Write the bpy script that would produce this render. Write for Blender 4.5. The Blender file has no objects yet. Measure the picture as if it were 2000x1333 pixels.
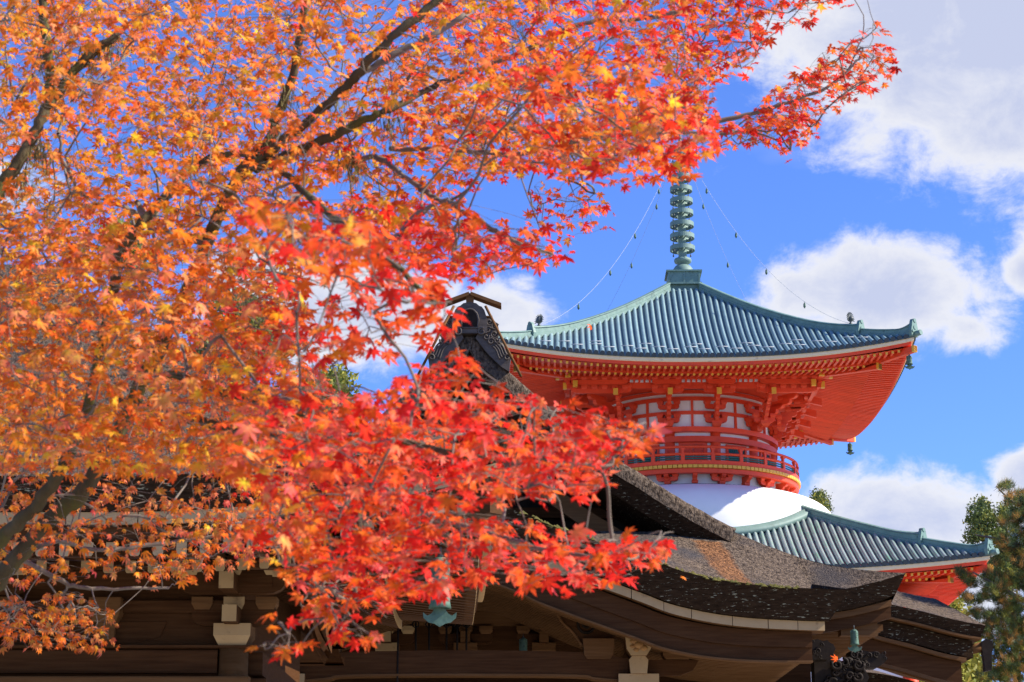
import bpy, math, random
import numpy as np
from math import sin, cos, pi, radians, sqrt, atan2
from mathutils import Vector, Matrix

random.seed(7)
rng = np.random.default_rng(11)
scene = bpy.context.scene
col = scene.collection

# ---------------------------------------------------------------- camera
FPX = 3889.0                      # focal length in pixels of the 2000 px wide photograph
PITCH = radians(15.0)
CAM_Z = 1.6
cam_data = bpy.data.cameras.new("camera")
cam = bpy.data.objects.new("camera", cam_data)
col.objects.link(cam)
cam.location = (0, 0, CAM_Z)
cam.rotation_euler = (radians(90) + PITCH, 0, 0)
cam_data.sensor_width = 36.0
cam_data.lens = 70.0
cam_data.clip_start = 0.1
cam_data.clip_end = 5000
cam_data.dof.use_dof = True
cam_data.dof.focus_distance = 34.0
cam_data.dof.aperture_fstop = 9.0
scene.camera = cam

# ---------------------------------------------------------------- light, sky, exposure
SUN_EL = radians(38.0)
SUN_AZ = radians(98.0)            # clockwise from +Y (the viewing direction) towards +X
sun_dir = Vector((cos(SUN_EL) * sin(SUN_AZ), cos(SUN_EL) * cos(SUN_AZ), sin(SUN_EL)))
sun_data = bpy.data.lights.new("sun", 'SUN')
sun_data.energy = 5.0
sun_data.angle = radians(0.53)
sun_data.color = (1.0, 0.93, 0.82)
sun = bpy.data.objects.new("sun", sun_data)
col.objects.link(sun)
sun.rotation_euler = (-sun_dir).to_track_quat('-Z', 'Y').to_euler()

def ray(px, py):
    u = (px - 1000.0) / FPX; v = (666.5 - py) / FPX
    d = Vector((u, cos(PITCH) - v * sin(PITCH), sin(PITCH) + v * cos(PITCH)))
    return d.normalized()

world = bpy.data.worlds.new("World")
scene.world = world
world.use_nodes = True
world.cycles.sampling_method = 'MANUAL'
world.cycles.sample_map_resolution = 256
wt = world.node_tree
wt.nodes.clear()
def wn(t, **kw):
    n = wt.nodes.new(t)
    for k, v in kw.items(): setattr(n, k, v)
    return n
def wmath(op, a, b=None, c=None, clamp=False):
    n = wn('ShaderNodeMath', operation=op, use_clamp=clamp)
    for i, x in enumerate((a, b, c)):
        if x is None: continue
        if isinstance(x, (int, float)): n.inputs[i].default_value = x
        else: wt.links.new(x, n.inputs[i])
    return n.outputs[0]
w_out = wn('ShaderNodeOutputWorld')
w_bg = wn('ShaderNodeBackground')
w_bg.inputs['Strength'].default_value = 0.10
wt.links.new(w_bg.outputs[0], w_out.inputs[0])
sky = wn('ShaderNodeTexSky')
sky.sky_type = 'NISHITA'
sky.sun_disc = False
sky.sun_elevation = SUN_EL
sky.sun_rotation = SUN_AZ
sky.altitude = 900.0
sky.air_density = 1.0
sky.dust_density = 0.35
sky.ozone_density = 2.2
w_tint = wn('ShaderNodeMix', data_type='RGBA', blend_type='MULTIPLY')
w_tint.inputs['Factor'].default_value = 1.0
wt.links.new(sky.outputs[0], w_tint.inputs['A'])
w_tint.inputs['B'].default_value = (0.54, 0.755, 1.34, 1)
wc = wn('ShaderNodeTexCoord')
DIRV = wc.outputs['Generated']
def wdot(vec):
    n = wn('ShaderNodeVectorMath', operation='DOT_PRODUCT')
    wt.links.new(DIRV, n.inputs[0]); n.inputs[1].default_value = vec
    return n.outputs['Value']
def wnoise(scale, detail, rough, offset=(0, 0, 0), stretch=(1, 1, 1), dist=0.0):
    m = wn('ShaderNodeMapping'); m.inputs['Location'].default_value = offset; m.inputs['Scale'].default_value = stretch
    wt.links.new(DIRV, m.inputs['Vector'])
    n = wn('ShaderNodeTexNoise'); n.inputs['Scale'].default_value = scale; n.inputs['Detail'].default_value = detail
    n.inputs['Roughness'].default_value = rough; n.inputs['Distortion'].default_value = dist
    wt.links.new(m.outputs[0], n.inputs['Vector'])
    return n.outputs[0]
# cumulus banks: (px, py, half width, half height, weight) as directions in the sky
BANKS = [(1850, 80, 350, 215, 1.05), (1960, 215, 240, 120, 1.0), (1620, 70, 130, 110, 0.8),
         (1730, 575, 225, 100, 1.0), (1900, 630, 110, 62, 0.7), (1570, 555, 105, 55, 0.7), (2010, 530, 60, 50, 0.85),
         (1750, 1010, 215, 88, 1.0), (1830, 1150, 200, 110, 0.85), (1650, 975, 120, 60, 0.7), (2010, 920, 75, 60, 0.9),
         (985, 615, 125, 62, 0.85), (1020, 560, 45, 26, 0.55), (660, 620, 250, 110, 0.95), (500, 545, 150, 70, 0.7),
         (2350, 420, 330, 190, 0.9), (-260, 300, 330, 200, 0.8), (-500, 900, 300, 120, 0.9), (2500, 1050, 350, 120, 0.9)]
field = None
for (px, py, hw, hh, wgt) in BANKS:
    c = ray(px, py)
    rt = Vector((0, 0, 1)).cross(-c).normalized(); rt = c.cross(Vector((0, 0, 1))).normalized()
    up = rt.cross(c).normalized()
    a = wmath('MULTIPLY', wdot(rt), FPX / hw); b = wmath('MULTIPLY', wdot(up), FPX / hh)
    d2 = wmath('ADD', wmath('MULTIPLY', a, a), wmath('MULTIPLY', b, b))
    e = wmath('MULTIPLY', wmath('EXPONENT', wmath('MULTIPLY', d2, -0.8)), wgt)
    e = wmath('MULTIPLY', e, wmath('GREATER_THAN', wdot(c), 0.0))
    field = e if field is None else wmath('MAXIMUM', field, e)
n_big = wnoise(24.0, 6.0, 0.65, (0.3, 0.1, 0.0), (1, 1, 1.35), 0.25)
n_soft = wnoise(9.0, 2.0, 0.55, (2.1, 0.7, 1.3), (1, 1, 1.5))
n_sky = wnoise(2.6, 5.0, 0.58, (5.3, 1.2, 0.4), (1, 1, 2.2), 0.3)
general = wmath('MULTIPLY', wmath('SUBTRACT', n_sky, 0.60), 3.0, None, True)
den = wmath('ADD', field, wmath('MULTIPLY', wmath('SUBTRACT', n_big, 0.5), 1.2))
den = wmath('ADD', den, wmath('MULTIPLY', wmath('SUBTRACT', n_soft, 0.5), 0.35))
mr = wn('ShaderNodeMapRange', interpolation_type='SMOOTHSTEP')
mr.inputs['From Min'].default_value = 0.26; mr.inputs['From Max'].default_value = 0.64
wt.links.new(den, mr.inputs['Value'])
dens = wmath('MAXIMUM', mr.outputs[0], wmath('MULTIPLY', general, 0.8))
# thick parts of a bank let less sun through: grey-lilac cores, white edges
core = wn('ShaderNodeMapRange'); core.inputs['From Min'].default_value = 0.52; core.inputs['From Max'].default_value = 1.0
wt.links.new(den, core.inputs['Value'])
ccol = wn('ShaderNodeMix', data_type='RGBA')
ccol.inputs['A'].default_value = (4.75, 4.75, 4.85, 1); ccol.inputs['B'].default_value = (3.05, 3.3, 4.25, 1)
wt.links.new(core.outputs[0], ccol.inputs['Factor'])
wmix = wn('ShaderNodeMix', data_type='RGBA')
wt.links.new(wmath('MULTIPLY', dens, 0.95), wmix.inputs['Factor'])
wt.links.new(w_tint.outputs['Result'], wmix.inputs['A']); wt.links.new(ccol.outputs['Result'], wmix.inputs['B'])
wt.links.new(wmix.outputs['Result'], w_bg.inputs['Color'])

vs = scene.view_settings
vs.view_transform = 'Standard'; vs.look = 'None'; vs.gamma = 1.0; vs.use_curve_mapping = False
vs.exposure = 0.98
scene.render.engine = 'CYCLES'
scene.cycles.max_bounces = 8
scene.cycles.transmission_bounces = 4

# ---------------------------------------------------------------- helpers
def P(px, py, Y):
    """the point of the plane y = Y that the photograph shows at (px, py)"""
    u = (px - 1000.0) / FPX; v = (666.5 - py) / FPX
    s = Y / (cos(PITCH) - v * sin(PITCH))
    return Vector((u * s, Y, CAM_Z + s * (sin(PITCH) + v * cos(PITCH))))
def proj(p):
    x, y, z = p[0], p[1], p[2] - CAM_Z
    zc = y * cos(PITCH) + z * sin(PITCH); yc = z * cos(PITCH) - y * sin(PITCH)
    return 1000 + FPX * x / zc, 666.5 - FPX * yc / zc
def lerp(a, b, t): return a + (b - a) * t
def interp(pts, x):
    xs = [p[0] for p in pts]; ys = [p[1] for p in pts]
    return float(np.interp(x, xs, ys))
def smooth_curve(pts, n):
    """Catmull-Rom through 2-D or 3-D points"""
    out = []; pts = [tuple(p) for p in pts]
    q = [pts[0]] + pts + [pts[-1]]
    m = len(pts) - 1
    for i in range(n + 1):
        t = i / n * m; k = min(int(t), m - 1); f = t - k
        p0, p1, p2, p3 = q[k], q[k + 1], q[k + 2], q[k + 3]
        out.append(tuple(0.5 * ((2 * b) + (-a + c) * f + (2 * a - 5 * b + 4 * c - d) * f * f + (-a + 3 * b - 3 * c + d) * f ** 3)
                         for a, b, c, d in zip(p0, p1, p2, p3)))
    return out

class MB:
    def __init__(s): s.v = []; s.f = []; s.m = []; s.sm = []
    def face(s, idx, mat=0, smooth=False): s.f.append(tuple(idx)); s.m.append(mat); s.sm.append(smooth)
    def add(s, verts, faces, mat=0, smooth=False, M=None):
        o = len(s.v)
        s.v += [tuple(M @ Vector(v)) for v in verts] if M is not None else [tuple(v) for v in verts]
        for f in faces: s.face([i + o for i in f], mat, smooth)
    def box(s, x0, x1, y0, y1, z0, z1, mat=0, M=None, front=None, taper=0.0):
        t = taper
        vs = [(x0 + t, y0 + t, z0), (x1 - t, y0 + t, z0), (x1 - t, y1 - t, z0), (x0 + t, y1 - t, z0), (x0, y0, z1), (x1, y0, z1), (x1, y1, z1), (x0, y1, z1)]
        fs = [(3, 2, 1, 0), (4, 5, 6, 7), (0, 1, 5, 4), (1, 2, 6, 5), (2, 3, 7, 6), (3, 0, 4, 7)]
        o = len(s.v)
        s.v += [tuple(M @ Vector(v)) for v in vs] if M is not None else vs
        for i, f in enumerate(fs): s.face([k + o for k in f], front if (front is not None and i == 2) else mat)
    def prism(s, outline, d0, d1, mat=0, M=None, plane='xz', front=None):
        """outline in (x,z) extruded along y from d0 to d1 (plane xz), counter-clockwise seen from -y"""
        n = len(outline)
        if plane == 'xz': vs = [(a, d0, b) for a, b in outline] + [(a, d1, b) for a, b in outline]
        elif plane == 'yz': vs = [(d1, a, b) for a, b in outline] + [(d0, a, b) for a, b in outline]
        else: vs = [(a, b, d1) for a, b in outline] + [(a, b, d0) for a, b in outline]
        fs = [tuple(range(n)), tuple(reversed(range(n, 2 * n)))] + [(i, i + n, (i + 1) % n + n, (i + 1) % n) for i in range(n)]
        o = len(s.v)
        s.v += [tuple(M @ Vector(v)) for v in vs] if M is not None else vs
        for i, f in enumerate(fs): s.face([k + o for k in f], front if (front is not None and i == 0) else mat)
    def tube(s, pts, r, n=8, mat=0, caps=True, smooth=True, capmat=None):
        pts = [Vector(p) for p in pts]
        rs = r if isinstance(r, (list, tuple)) else [r] * len(pts)
        o = len(s.v); ref = None
        for i, p in enumerate(pts):
            t = (pts[min(i + 1, len(pts) - 1)] - pts[max(i - 1, 0)])
            t = t.normalized() if t.length > 1e-9 else Vector((0, 0, 1))
            if ref is None: ref = Vector((0, 0, 1)) if abs(t.z) < 0.9 else Vector((1, 0, 0))
            a = ref - t * ref.dot(t)
            a = a.normalized() if a.length > 1e-6 else t.orthogonal().normalized()
            ref = a; b = t.cross(a)
            for k in range(n):
                w = 2 * pi * k / n
                s.v.append(tuple(p + (a * cos(w) + b * sin(w)) * rs[i]))
        for i in range(len(pts) - 1):
            for k in range(n):
                k2 = (k + 1) % n
                s.face((o + i * n + k, o + i * n + k2, o + (i + 1) * n + k2, o + (i + 1) * n + k), mat, smooth)
        if caps:
            s.face(tuple(o + k for k in reversed(range(n))), capmat if capmat is not None else mat)
            s.face(tuple(o + (len(pts) - 1) * n + k for k in range(n)), mat)
    def lathe(s, prof, n=32, mat=0, smooth=True, a0=0.0, a1=2 * pi, closed_prof=False, M=None):
        full = abs(a1 - a0 - 2 * pi) < 1e-6
        m = n if full else n + 1
        vs = []
        for k in range(m):
            w = a0 + (a1 - a0) * k / n
            for (r, z) in prof: vs.append((r * sin(w), -r * cos(w), z))
        L = len(prof); fs = []
        for k in range(n):
            k2 = (k + 1) % m
            for j in range(L if closed_prof else L - 1):
                j2 = (j + 1) % L
                fs.append((k * L + j, k2 * L + j, k2 * L + j2, k * L + j2))
        s.add(vs, fs, mat, smooth, M)
        if not full and closed_prof:
            o = len(s.v) - len(vs)
            s.face([o + j for j in reversed(range(L))], mat); s.face([o + (m - 1) * L + j for j in range(L)], mat)
    def grid(s, fn, nu, nv, mat=0, smooth=True, flip=False):
        o = len(s.v)
        for i in range(nu + 1):
            for j in range(nv + 1): s.v.append(tuple(fn(i / nu, j / nv)))
        for i in range(nu):
            for j in range(nv):
                q = (o + i * (nv + 1) + j, o + (i + 1) * (nv + 1) + j, o + (i + 1) * (nv + 1) + j + 1, o + i * (nv + 1) + j + 1)
                s.face(tuple(reversed(q)) if flip else q, mat, smooth)
    def band(s, top, bot, y0, y1, mat=0, front=None, smooth=False):
        """solid between two (x,z) curves of the same length, y0 (front) to y1"""
        n = len(top); o = len(s.v)
        s.v += [(a, y0, b) for a, b in bot] + [(a, y0, b) for a, b in top] + [(a, y1, b) for a, b in bot] + [(a, y1, b) for a, b in top]
        B0, T0, B1, T1 = o, o + n, o + 2 * n, o + 3 * n
        fm = mat if front is None else front
        for i in range(n - 1):
            s.face((B0 + i, B0 + i + 1, T0 + i + 1, T0 + i), fm)
            s.face((B1 + i + 1, B1 + i, T1 + i, T1 + i + 1), mat)
            s.face((T0 + i, T0 + i + 1, T1 + i + 1, T1 + i), mat, smooth)
            s.face((B1 + i, B1 + i + 1, B0 + i + 1, B0 + i), mat, smooth)
        s.face((B1, B0, T0, T1), mat); s.face((B0 + n - 1, B1 + n - 1, T1 + n - 1, T0 + n - 1), mat)
    def mesh(s, name, mats):
        me = bpy.data.meshes.new(name)
        me.from_pydata(s.v, [], s.f)
        for m in (mats if isinstance(mats, (list, tuple)) else [mats]): me.materials.append(m)
        me.polygons.foreach_set('material_index', s.m)
        me.polygons.foreach_set('use_smooth', s.sm)
        me.update()
        return me
    def build(s, name, mats, parent=None, **kw): return link(name, s.mesh(name, mats), parent, **kw)

def link(name, me, parent=None, loc=None, rot=None, **props):
    o = bpy.data.objects.new(name, me)
    col.objects.link(o)
    if parent is not None: o.parent = parent
    if loc is not None: o.location = loc
    if rot is not None: o.rotation_euler = rot
    for k, v in props.items(): o[k] = v
    return o
def thing(name, label, cat, loc=(0, 0, 0), group=None):
    o = link(name, None, None, loc)
    o['label'] = label; o['category'] = cat
    if group: o['group'] = group
    return o

# ---------------------------------------------------------------- materials
def new_mat(name):
    m = bpy.data.materials.new(name); m.use_nodes = True
    return m, m.node_tree, m.node_tree.nodes['Principled BSDF']
def mat(name, c1, c2=None, scale=3.0, rough=0.6, bump=0.0, bscale=None, detail=6.0, stretch=(1, 1, 1), spec=0.4, metal=0.0, contrast=1.0,
        c3=None, c3scale=1.0, c3lo=0.55, c3hi=0.7, coord='Object', bdist=0.02, objvar=0.0):
    m, nt, p = new_mat(name)
    p.inputs['Roughness'].default_value = rough; p.inputs['Metallic'].default_value = metal
    p.inputs['Specular IOR Level'].default_value = spec
    p.inputs['Base Color'].default_value = (*c1, 1)
    tc = nt.nodes.new('ShaderNodeTexCoord'); mp = nt.nodes.new('ShaderNodeMapping')
    mp.inputs['Scale'].default_value = stretch
    oi = nt.nodes.new('ShaderNodeObjectInfo')
    sh = nt.nodes.new('ShaderNodeVectorMath'); sh.operation = 'ADD'
    ml = nt.nodes.new('ShaderNodeVectorMath'); ml.operation = 'SCALE'; ml.inputs['Scale'].default_value = 37.0
    cb = nt.nodes.new('ShaderNodeCombineXYZ')
    for k in range(3): nt.links.new(oi.outputs['Random'], cb.inputs[k])
    nt.links.new(cb.outputs[0], ml.inputs[0]); nt.links.new(tc.outputs[coord], mp.inputs[0])
    nt.links.new(mp.outputs[0], sh.inputs[0]); nt.links.new(ml.outputs[0], sh.inputs[1])
    V = sh.outputs[0]
    def noise(sc, d=detail):
        n = nt.nodes.new('ShaderNodeTexNoise'); n.inputs['Scale'].default_value = sc; n.inputs['Detail'].default_value = d
        n.inputs['Roughness'].default_value = 0.6
        nt.links.new(V, n.inputs['Vector']); return n.outputs[0]
    last = None
    if c2 is not None:
        n = noise(scale)
        r = nt.nodes.new('ShaderNodeMapRange'); r.inputs['From Min'].default_value = 0.5 - 0.22 / contrast; r.inputs['From Max'].default_value = 0.5 + 0.22 / contrast
        nt.links.new(n, r.inputs['Value'])
        mx = nt.nodes.new('ShaderNodeMix'); mx.data_type = 'RGBA'
        mx.inputs['A'].default_value = (*c1, 1); mx.inputs['B'].default_value = (*c2, 1)
        nt.links.new(r.outputs[0], mx.inputs['Factor']); last = mx.outputs['Result']
        if c3 is not None:
            n3 = noise(c3scale, 5.0)
            r3 = nt.nodes.new('ShaderNodeMapRange'); r3.inputs['From Min'].default_value = c3lo; r3.inputs['From Max'].default_value = c3hi
            nt.links.new(n3, r3.inputs['Value'])
            m3 = nt.nodes.new('ShaderNodeMix'); m3.data_type = 'RGBA'; m3.inputs['B'].default_value = (*c3, 1)
            nt.links.new(r3.outputs[0], m3.inputs['Factor']); nt.links.new(last, m3.inputs['A']); last = m3.outputs['Result']
        if objvar:
            hv = nt.nodes.new('ShaderNodeHueSaturation'); vr = nt.nodes.new('ShaderNodeMapRange')
            vr.inputs['To Min'].default_value = 1 - objvar; vr.inputs['To Max'].default_value = 1 + objvar
            nt.links.new(oi.outputs['Random'], vr.inputs['Value']); nt.links.new(vr.outputs[0], hv.inputs['Value']); nt.links.new(last, hv.inputs['Color']); last = hv.outputs[0]
        nt.links.new(last, p.inputs['Base Color'])
    if bump:
        nb = noise(bscale or scale * 4)
        b = nt.nodes.new('ShaderNodeBump'); b.inputs['Strength'].default_value = bump; b.inputs['Distance'].default_value = bdist
        nt.links.new(nb, b.inputs['Height']); nt.links.new(b.outputs[0], p.inputs['Normal'])
    return m

RED = mat('vermilion_paint', (0.79, 0.074, 0.019), (0.72, 0.060, 0.016), 0.9, 0.5, spec=0.3, c3=(0.58, 0.046, 0.014), c3scale=1.6, c3lo=0.55, c3hi=0.75, objvar=0.07, bump=0.05, bscale=12)
GOLD = mat('yellow_ochre_paint', (0.78, 0.42, 0.035), (0.66, 0.33, 0.03), 3.0, 0.45)
GREEN = mat('deep_green_paint', (0.012, 0.125, 0.10), (0.010, 0.095, 0.08), 2.0, 0.5)
CREAM = mat('cream_paint', (0.80, 0.66, 0.43), (0.74, 0.60, 0.38), 1.5, 0.6, c3=(0.4, 0.33, 0.24), c3scale=2.5, c3lo=0.6, c3hi=0.8)
PLASTER = mat('white_plaster', (0.78, 0.77, 0.74), (0.71, 0.70, 0.665), 0.5, 0.85, spec=0.2, bump=0.08, bscale=6)
TILE = mat('blue_grey_copper_tile', (0.135, 0.215, 0.23), (0.19, 0.28, 0.285), 1.4, 0.42, spec=0.5, objvar=0.13, c3=(0.19, 0.29, 0.27), c3scale=0.5, c3lo=0.52, c3hi=0.75)
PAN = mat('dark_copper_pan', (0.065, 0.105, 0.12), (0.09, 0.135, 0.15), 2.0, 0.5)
TILE_LOW = mat('green_grey_copper_tile', (0.19, 0.25, 0.235), (0.25, 0.315, 0.28), 1.4, 0.38, spec=0.6, objvar=0.13, c3=(0.12, 0.25, 0.17), c3scale=0.6, c3lo=0.5, c3hi=0.72)
TILE_END = mat('blackened_tile_end', (0.03, 0.04, 0.042), (0.05, 0.06, 0.058), 3.0, 0.6)
PATINA = mat('green_copper_patina', (0.095, 0.175, 0.145), (0.16, 0.255, 0.21), 2.2, 0.55, c3=(0.06, 0.10, 0.085), c3scale=3.0, c3lo=0.56, c3hi=0.72, bump=0.15, bscale=9)
PATINA_L = mat('pale_copper_patina', (0.11, 0.185, 0.155), (0.165, 0.25, 0.21), 2.5, 0.6, c3=(0.09, 0.13, 0.11), c3scale=4.0, c3lo=0.58, c3hi=0.75)
BRONZE = mat('verdigris_bronze', (0.06, 0.11, 0.075), (0.115, 0.185, 0.13), 9.0, 0.6, spec=0.15, c3=(0.05, 0.075, 0.055), c3scale=12.0, c3lo=0.55, c3hi=0.7, bump=0.2, bscale=20)
DARKMETAL = mat('dark_bronze', (0.05, 0.06, 0.055), (0.08, 0.09, 0.08), 6.0, 0.5)
STEEL = mat('weathered_chain', (0.45, 0.47, 0.48), (0.35, 0.37, 0.37), 6.0, 0.5)
# ================================================================ setting: ground
GRAVEL = mat('pale_gravel', (0.40, 0.37, 0.32), (0.30, 0.275, 0.235), 0.35, 0.9, bump=0.4, bscale=30, c3=(0.22, 0.21, 0.17), c3scale=0.08)
g = MB(); g.grid(lambda u, v: ((u - 0.5) * 4000, -800 + v * 3600, 0.0), 8, 8)
g.build('ground', GRAVEL, None, kind='structure')

# ================================================================ the vermilion pagoda
TH = radians(-1.3)
AX = Vector((10.77, 120.0, 0.0))
pagoda = thing('pagoda', 'tall vermilion and white pagoda with blue-green copper roofs and bronze spire', 'pagoda', AX)
pagoda.rotation_euler = (0, 0, TH)

class Roof:
    def __init__(s, prof, a, lift, top):
        s.prof, s.a, s.lift, s.top = prof, a, lift, top
    def lf(s, x, d): return s.lift * (d / s.a) ** 2.3 * (min(abs(x) / max(d, 0.01), 1.0)) ** 2.3
    def z(s, x, d): return interp(s.prof, d) + s.lf(x, d)
PU = [tuple(p) for p in smooth_curve([(1.05, 36.75), (3.78, 34.55), (6.19, 32.83), (8.18, 31.6), (10.2, 30.5), (12.1, 29.66)], 40)]
PL = [tuple(p) for p in smooth_curve([(5.4, 22.12), (5.93, 21.78), (7.9, 20.62), (9.86, 19.56), (11.4, 18.76), (14.0, 17.56), (14.95, 17.2)], 40)]
UP = Roof(PU, 12.1, 1.12, 1.05)
LO = Roof(PL, 14.95, 0.80, 5.4)

def rib_mesh(R, x, r, d0, mats, nseg=12):
    b = MB(); pts = []
    for i in range(nseg + 1):
        d = lerp(d0, R.a + 0.03, i / nseg)
        pts.append(Vector((x, -d, R.z(x, d) + 0.02)))
    ns = 6; o = 0
    for i, p in enumerate(pts):
        t = (pts[min(i + 1, nseg)] - pts[max(i - 1, 0)]).normalized()
        up = Vector((1, 0, 0)).cross(t).normalized()
        if up.z < 0: up = -up
        for k in range(ns + 1):
            w = pi * k / ns
            b.v.append(tuple(p + Vector((1, 0, 0)) * (cos(w) * r) + up * (sin(w) * r * 1.15)))
    for i in range(nseg):
        for k in range(ns):
            A = i * (ns + 1) + k
            b.face((A, A + 1, A + ns + 2, A + ns + 1), 0, True)
    # round end tile
    e = pts[-1]
    b.tube([e + Vector((0, -0.06, 0.0)), e + Vector((0, 0.10, 0.02))], r * 1.18, 10, 1, True, False)
    return b.mesh('tile_rib', mats)

def make_roof(R, name, n_rib, r, tile_mats, sheet_mat, sides=(0, 1, 2, 3), end_sides=()):
    sh = MB()
    for k in range(4):
        rot = Matrix.Rotation(k * pi / 2, 4, 'Z')
        def fn(u, v):
            d = lerp(R.top, R.a, v); x = (2 * u - 1) * d
            return rot @ Vector((x, -d, R.z(x, d)))
        sh.grid(fn, 36, 20, 0, True)
        def fn2(u, v):
            d = lerp(R.a, R.a - 0.25, v); x = (2 * u - 1) * d
            return rot @ Vector((x, -d, R.z((2 * u - 1) * R.a, R.a) - 0.09))
        sh.grid(fn2, 36, 1, 0, True)
        sh.grid(lambda u, v: rot @ Vector(((2 * u - 1) * R.a, -R.a, R.z((2 * u - 1) * R.a, R.a) - 0.09 * v)), 36, 1, 0, True)
    roof = sh.build(name, sheet_mat, pagoda)
    sp = 2 * R.a / n_rib
    cache = {}
    rest = MB()
    for k in range(4):
        for i in range(n_rib):
            x = -R.a + sp * (i + 0.5)
            key = round(abs(x), 3)
            d0 = max(R.top + 0.05, abs(x) + 0.12)
            if d0 > R.a - 0.2: continue
            if k in sides:
                if x not in cache: cache[x] = rib_mesh(R, x, r, d0, tile_mats)
                link('tile_rib', cache[x], roof, rot=(0, 0, k * pi / 2))
            else:
                m = cache[x]; rt = Matrix.Rotation(k * pi / 2, 4, 'Z')
                rest.add([v.co for v in m.vertices], [tuple(p.vertices) for p in m.polygons], 0, True, rt)
    if rest.v: rest.build('far_side_tile_ribs', tile_mats[0], roof, kind='stuff')
    return roof
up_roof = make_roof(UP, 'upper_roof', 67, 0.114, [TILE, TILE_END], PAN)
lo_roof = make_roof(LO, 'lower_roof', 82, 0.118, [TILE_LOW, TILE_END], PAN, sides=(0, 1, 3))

def hip_ridge(R, roof, q_break, q_top, h1, h2, flame):
    """stepped hip ridge, first mesh for the front right corner, turned for the other three"""
    def path(q): return Vector((q, -q, R.z(q, q)))
    dirn = Vector((1, -1, 0)).normalized(); side = Vector((1, 1, 0)).normalized()
    def sec(q0, q1, w, h, endlift):
        b = MB(); N = 22; o = 0
        for i in range(N + 1):
            q = lerp(q0, q1, i / N)
            p = path(q)
            lf = endlift * max(0, (i / N - 0.72) / 0.28) ** 2
            pr = [(-w, -0.12), (-w, h * 0.25), (-w * 0.82, h * 0.3), (-w * 0.82, h * 0.72), (-w * 1.05, h * 0.76), (-w * 0.9, h * 0.88), (0, h), (w * 0.9, h * 0.88), (w * 1.05, h * 0.76), (w * 0.82, h * 0.72), (w * 0.82, h * 0.3), (w, h * 0.25), (w, -0.12)]
            for (s_, z_) in pr: b.v.append(tuple(p + side * s_ + Vector((0, 0, z_ + lf * (z_ / h if z_ > 0 else 0)))))
        L = 13
        for i in range(N):
            for j in range(L - 1):
                A = i * L + j
                b.face((A, A + L, A + L + 1, A + 1), 0, False)
        b.face(tuple(range(L)), 0); b.face(tuple(reversed(range(N * L, N * L + L))), 0)
        return b.mesh('hip_ridge', PATINA)
    m1 = sec(q_top, q_break, 0.26, h1, 0.18); m2 = sec(q_break - 0.05, R.a - 0.12, 0.24, h2, 0.35)
    # ridge end tile: shield with a rolled crown
    def endtile(hh):
        b = MB()
        out = [(-0.30, -0.1), (0.30, -0.1), (0.34, 0.22), (0.26, hh * 0.62), (0.2, hh * 0.9), (0.1, hh * 1.05), (-0.1, hh * 1.05), (-0.2, hh * 0.9), (-0.26, hh * 0.62), (-0.34, 0.22)]
        b.prism(out, -0.10, 0.10)
        b.tube([(0, -0.14, hh * 0.98), (0, 0.14, hh * 0.98)], 0.115, 10)
        for sx in (-1, 1): b.tube([(sx * 0.2, -0.15, 0.2), (sx * 0.2, 0.12, 0.2)], 0.09, 8)
        b.tube([(0, -0.14, hh * 0.5), (0, 0, hh * 0.5)], 0.13, 10)
        return b.mesh('ridge_end_tile', PATINA)
    t1 = endtile(h1 + 0.30); t2 = endtile(h2 + 0.42)
    cap = MB(); cap.tube([(0, -0.35, 0.05), (0, 0.2, 0.0)], 0.16, 12); capm = cap.mesh('corner_round_tile', [PATINA])
    fm = None
    if flame:
        b = MB()
        b.lathe([(0.0, 0.0), (0.12, 0.0), (0.10, 0.18), (0.05, 0.24), (0.17, 0.34), (0.2, 0.45), (0.15, 0.56), (0.0, 0.62)], 12)
        for i in range(13):
            a = radians(-110 + 220 * i / 12)
            c = Vector((sin(a), 0, cos(a))); n = Vector((cos(a), 0, -sin(a)))
            base = Vector((0, 0, 0.46))
            p = [base + c * 0.17 + n * 0.04, base + c * 0.17 - n * 0.04, base + c * 0.38]
            b.add([v + Vector((0, -0.03, 0)) for v in p] + [v + Vector((0, 0.03, 0)) for v in p], [(0, 1, 2), (5, 4, 3), (0, 3, 4, 1), (1, 4, 5, 2), (2, 5, 3, 0)])
        fm = b.mesh('flaming_jewel', DARKMETAL)
    for k in range(4):
        rot = Matrix.Rotation(k * pi / 2, 4, 'Z')
        link('hip_ridge', m1, roof, rot=(0, 0, k * pi / 2)); link('hip_ridge', m2, roof, rot=(0, 0, k * pi / 2))
        for q, m, dz in ((q_break + 0.02, t1, 0.0), (R.a - 0.08, t2, 0.02)):
            link('ridge_end_tile', m, roof, loc=rot @ (path(q) + Vector((0, 0, dz))), rot=(0, 0, k * pi / 2 + pi / 4))
        link('corner_round_tile', capm, roof, loc=rot @ (path(R.a) + Vector((0.03, -0.03, 0.05))), rot=(0, 0, k * pi / 2 + pi / 4))
        if fm: link('flaming_jewel', fm, roof, loc=rot @ (path(q_break - 0.45) + Vector((0, 0, h1 * 0.95))), rot=(0, 0, k * pi / 2 + pi / 4))
hip_ridge(UP, up_roof, 9.45, 1.05, 0.50, 0.42, True)
hip_ridge(LO, lo_roof, 11.9, 5.75, 0.52, 0.42, False)

# snow guards on the upper roof: short bars across two ribs
gb = MB(); gb.tube([(-0.36, 0, 0), (0.36, 0, 0)], 0.028, 5); gm = gb.mesh('snow_guard', STEEL)
sp = 2 * UP.a / 67
for (d, start, step) in ((10.75, -29, 5), (10.15, -31, 5), (9.5, -24, 8)):
    i = start
    while i < 30:
        x = i * sp
        if abs(x) < d - 1.0: link('snow_guard', gm, up_roof, loc=(x, -d, UP.z(x, d) + 0.17))
        i += step

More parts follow.
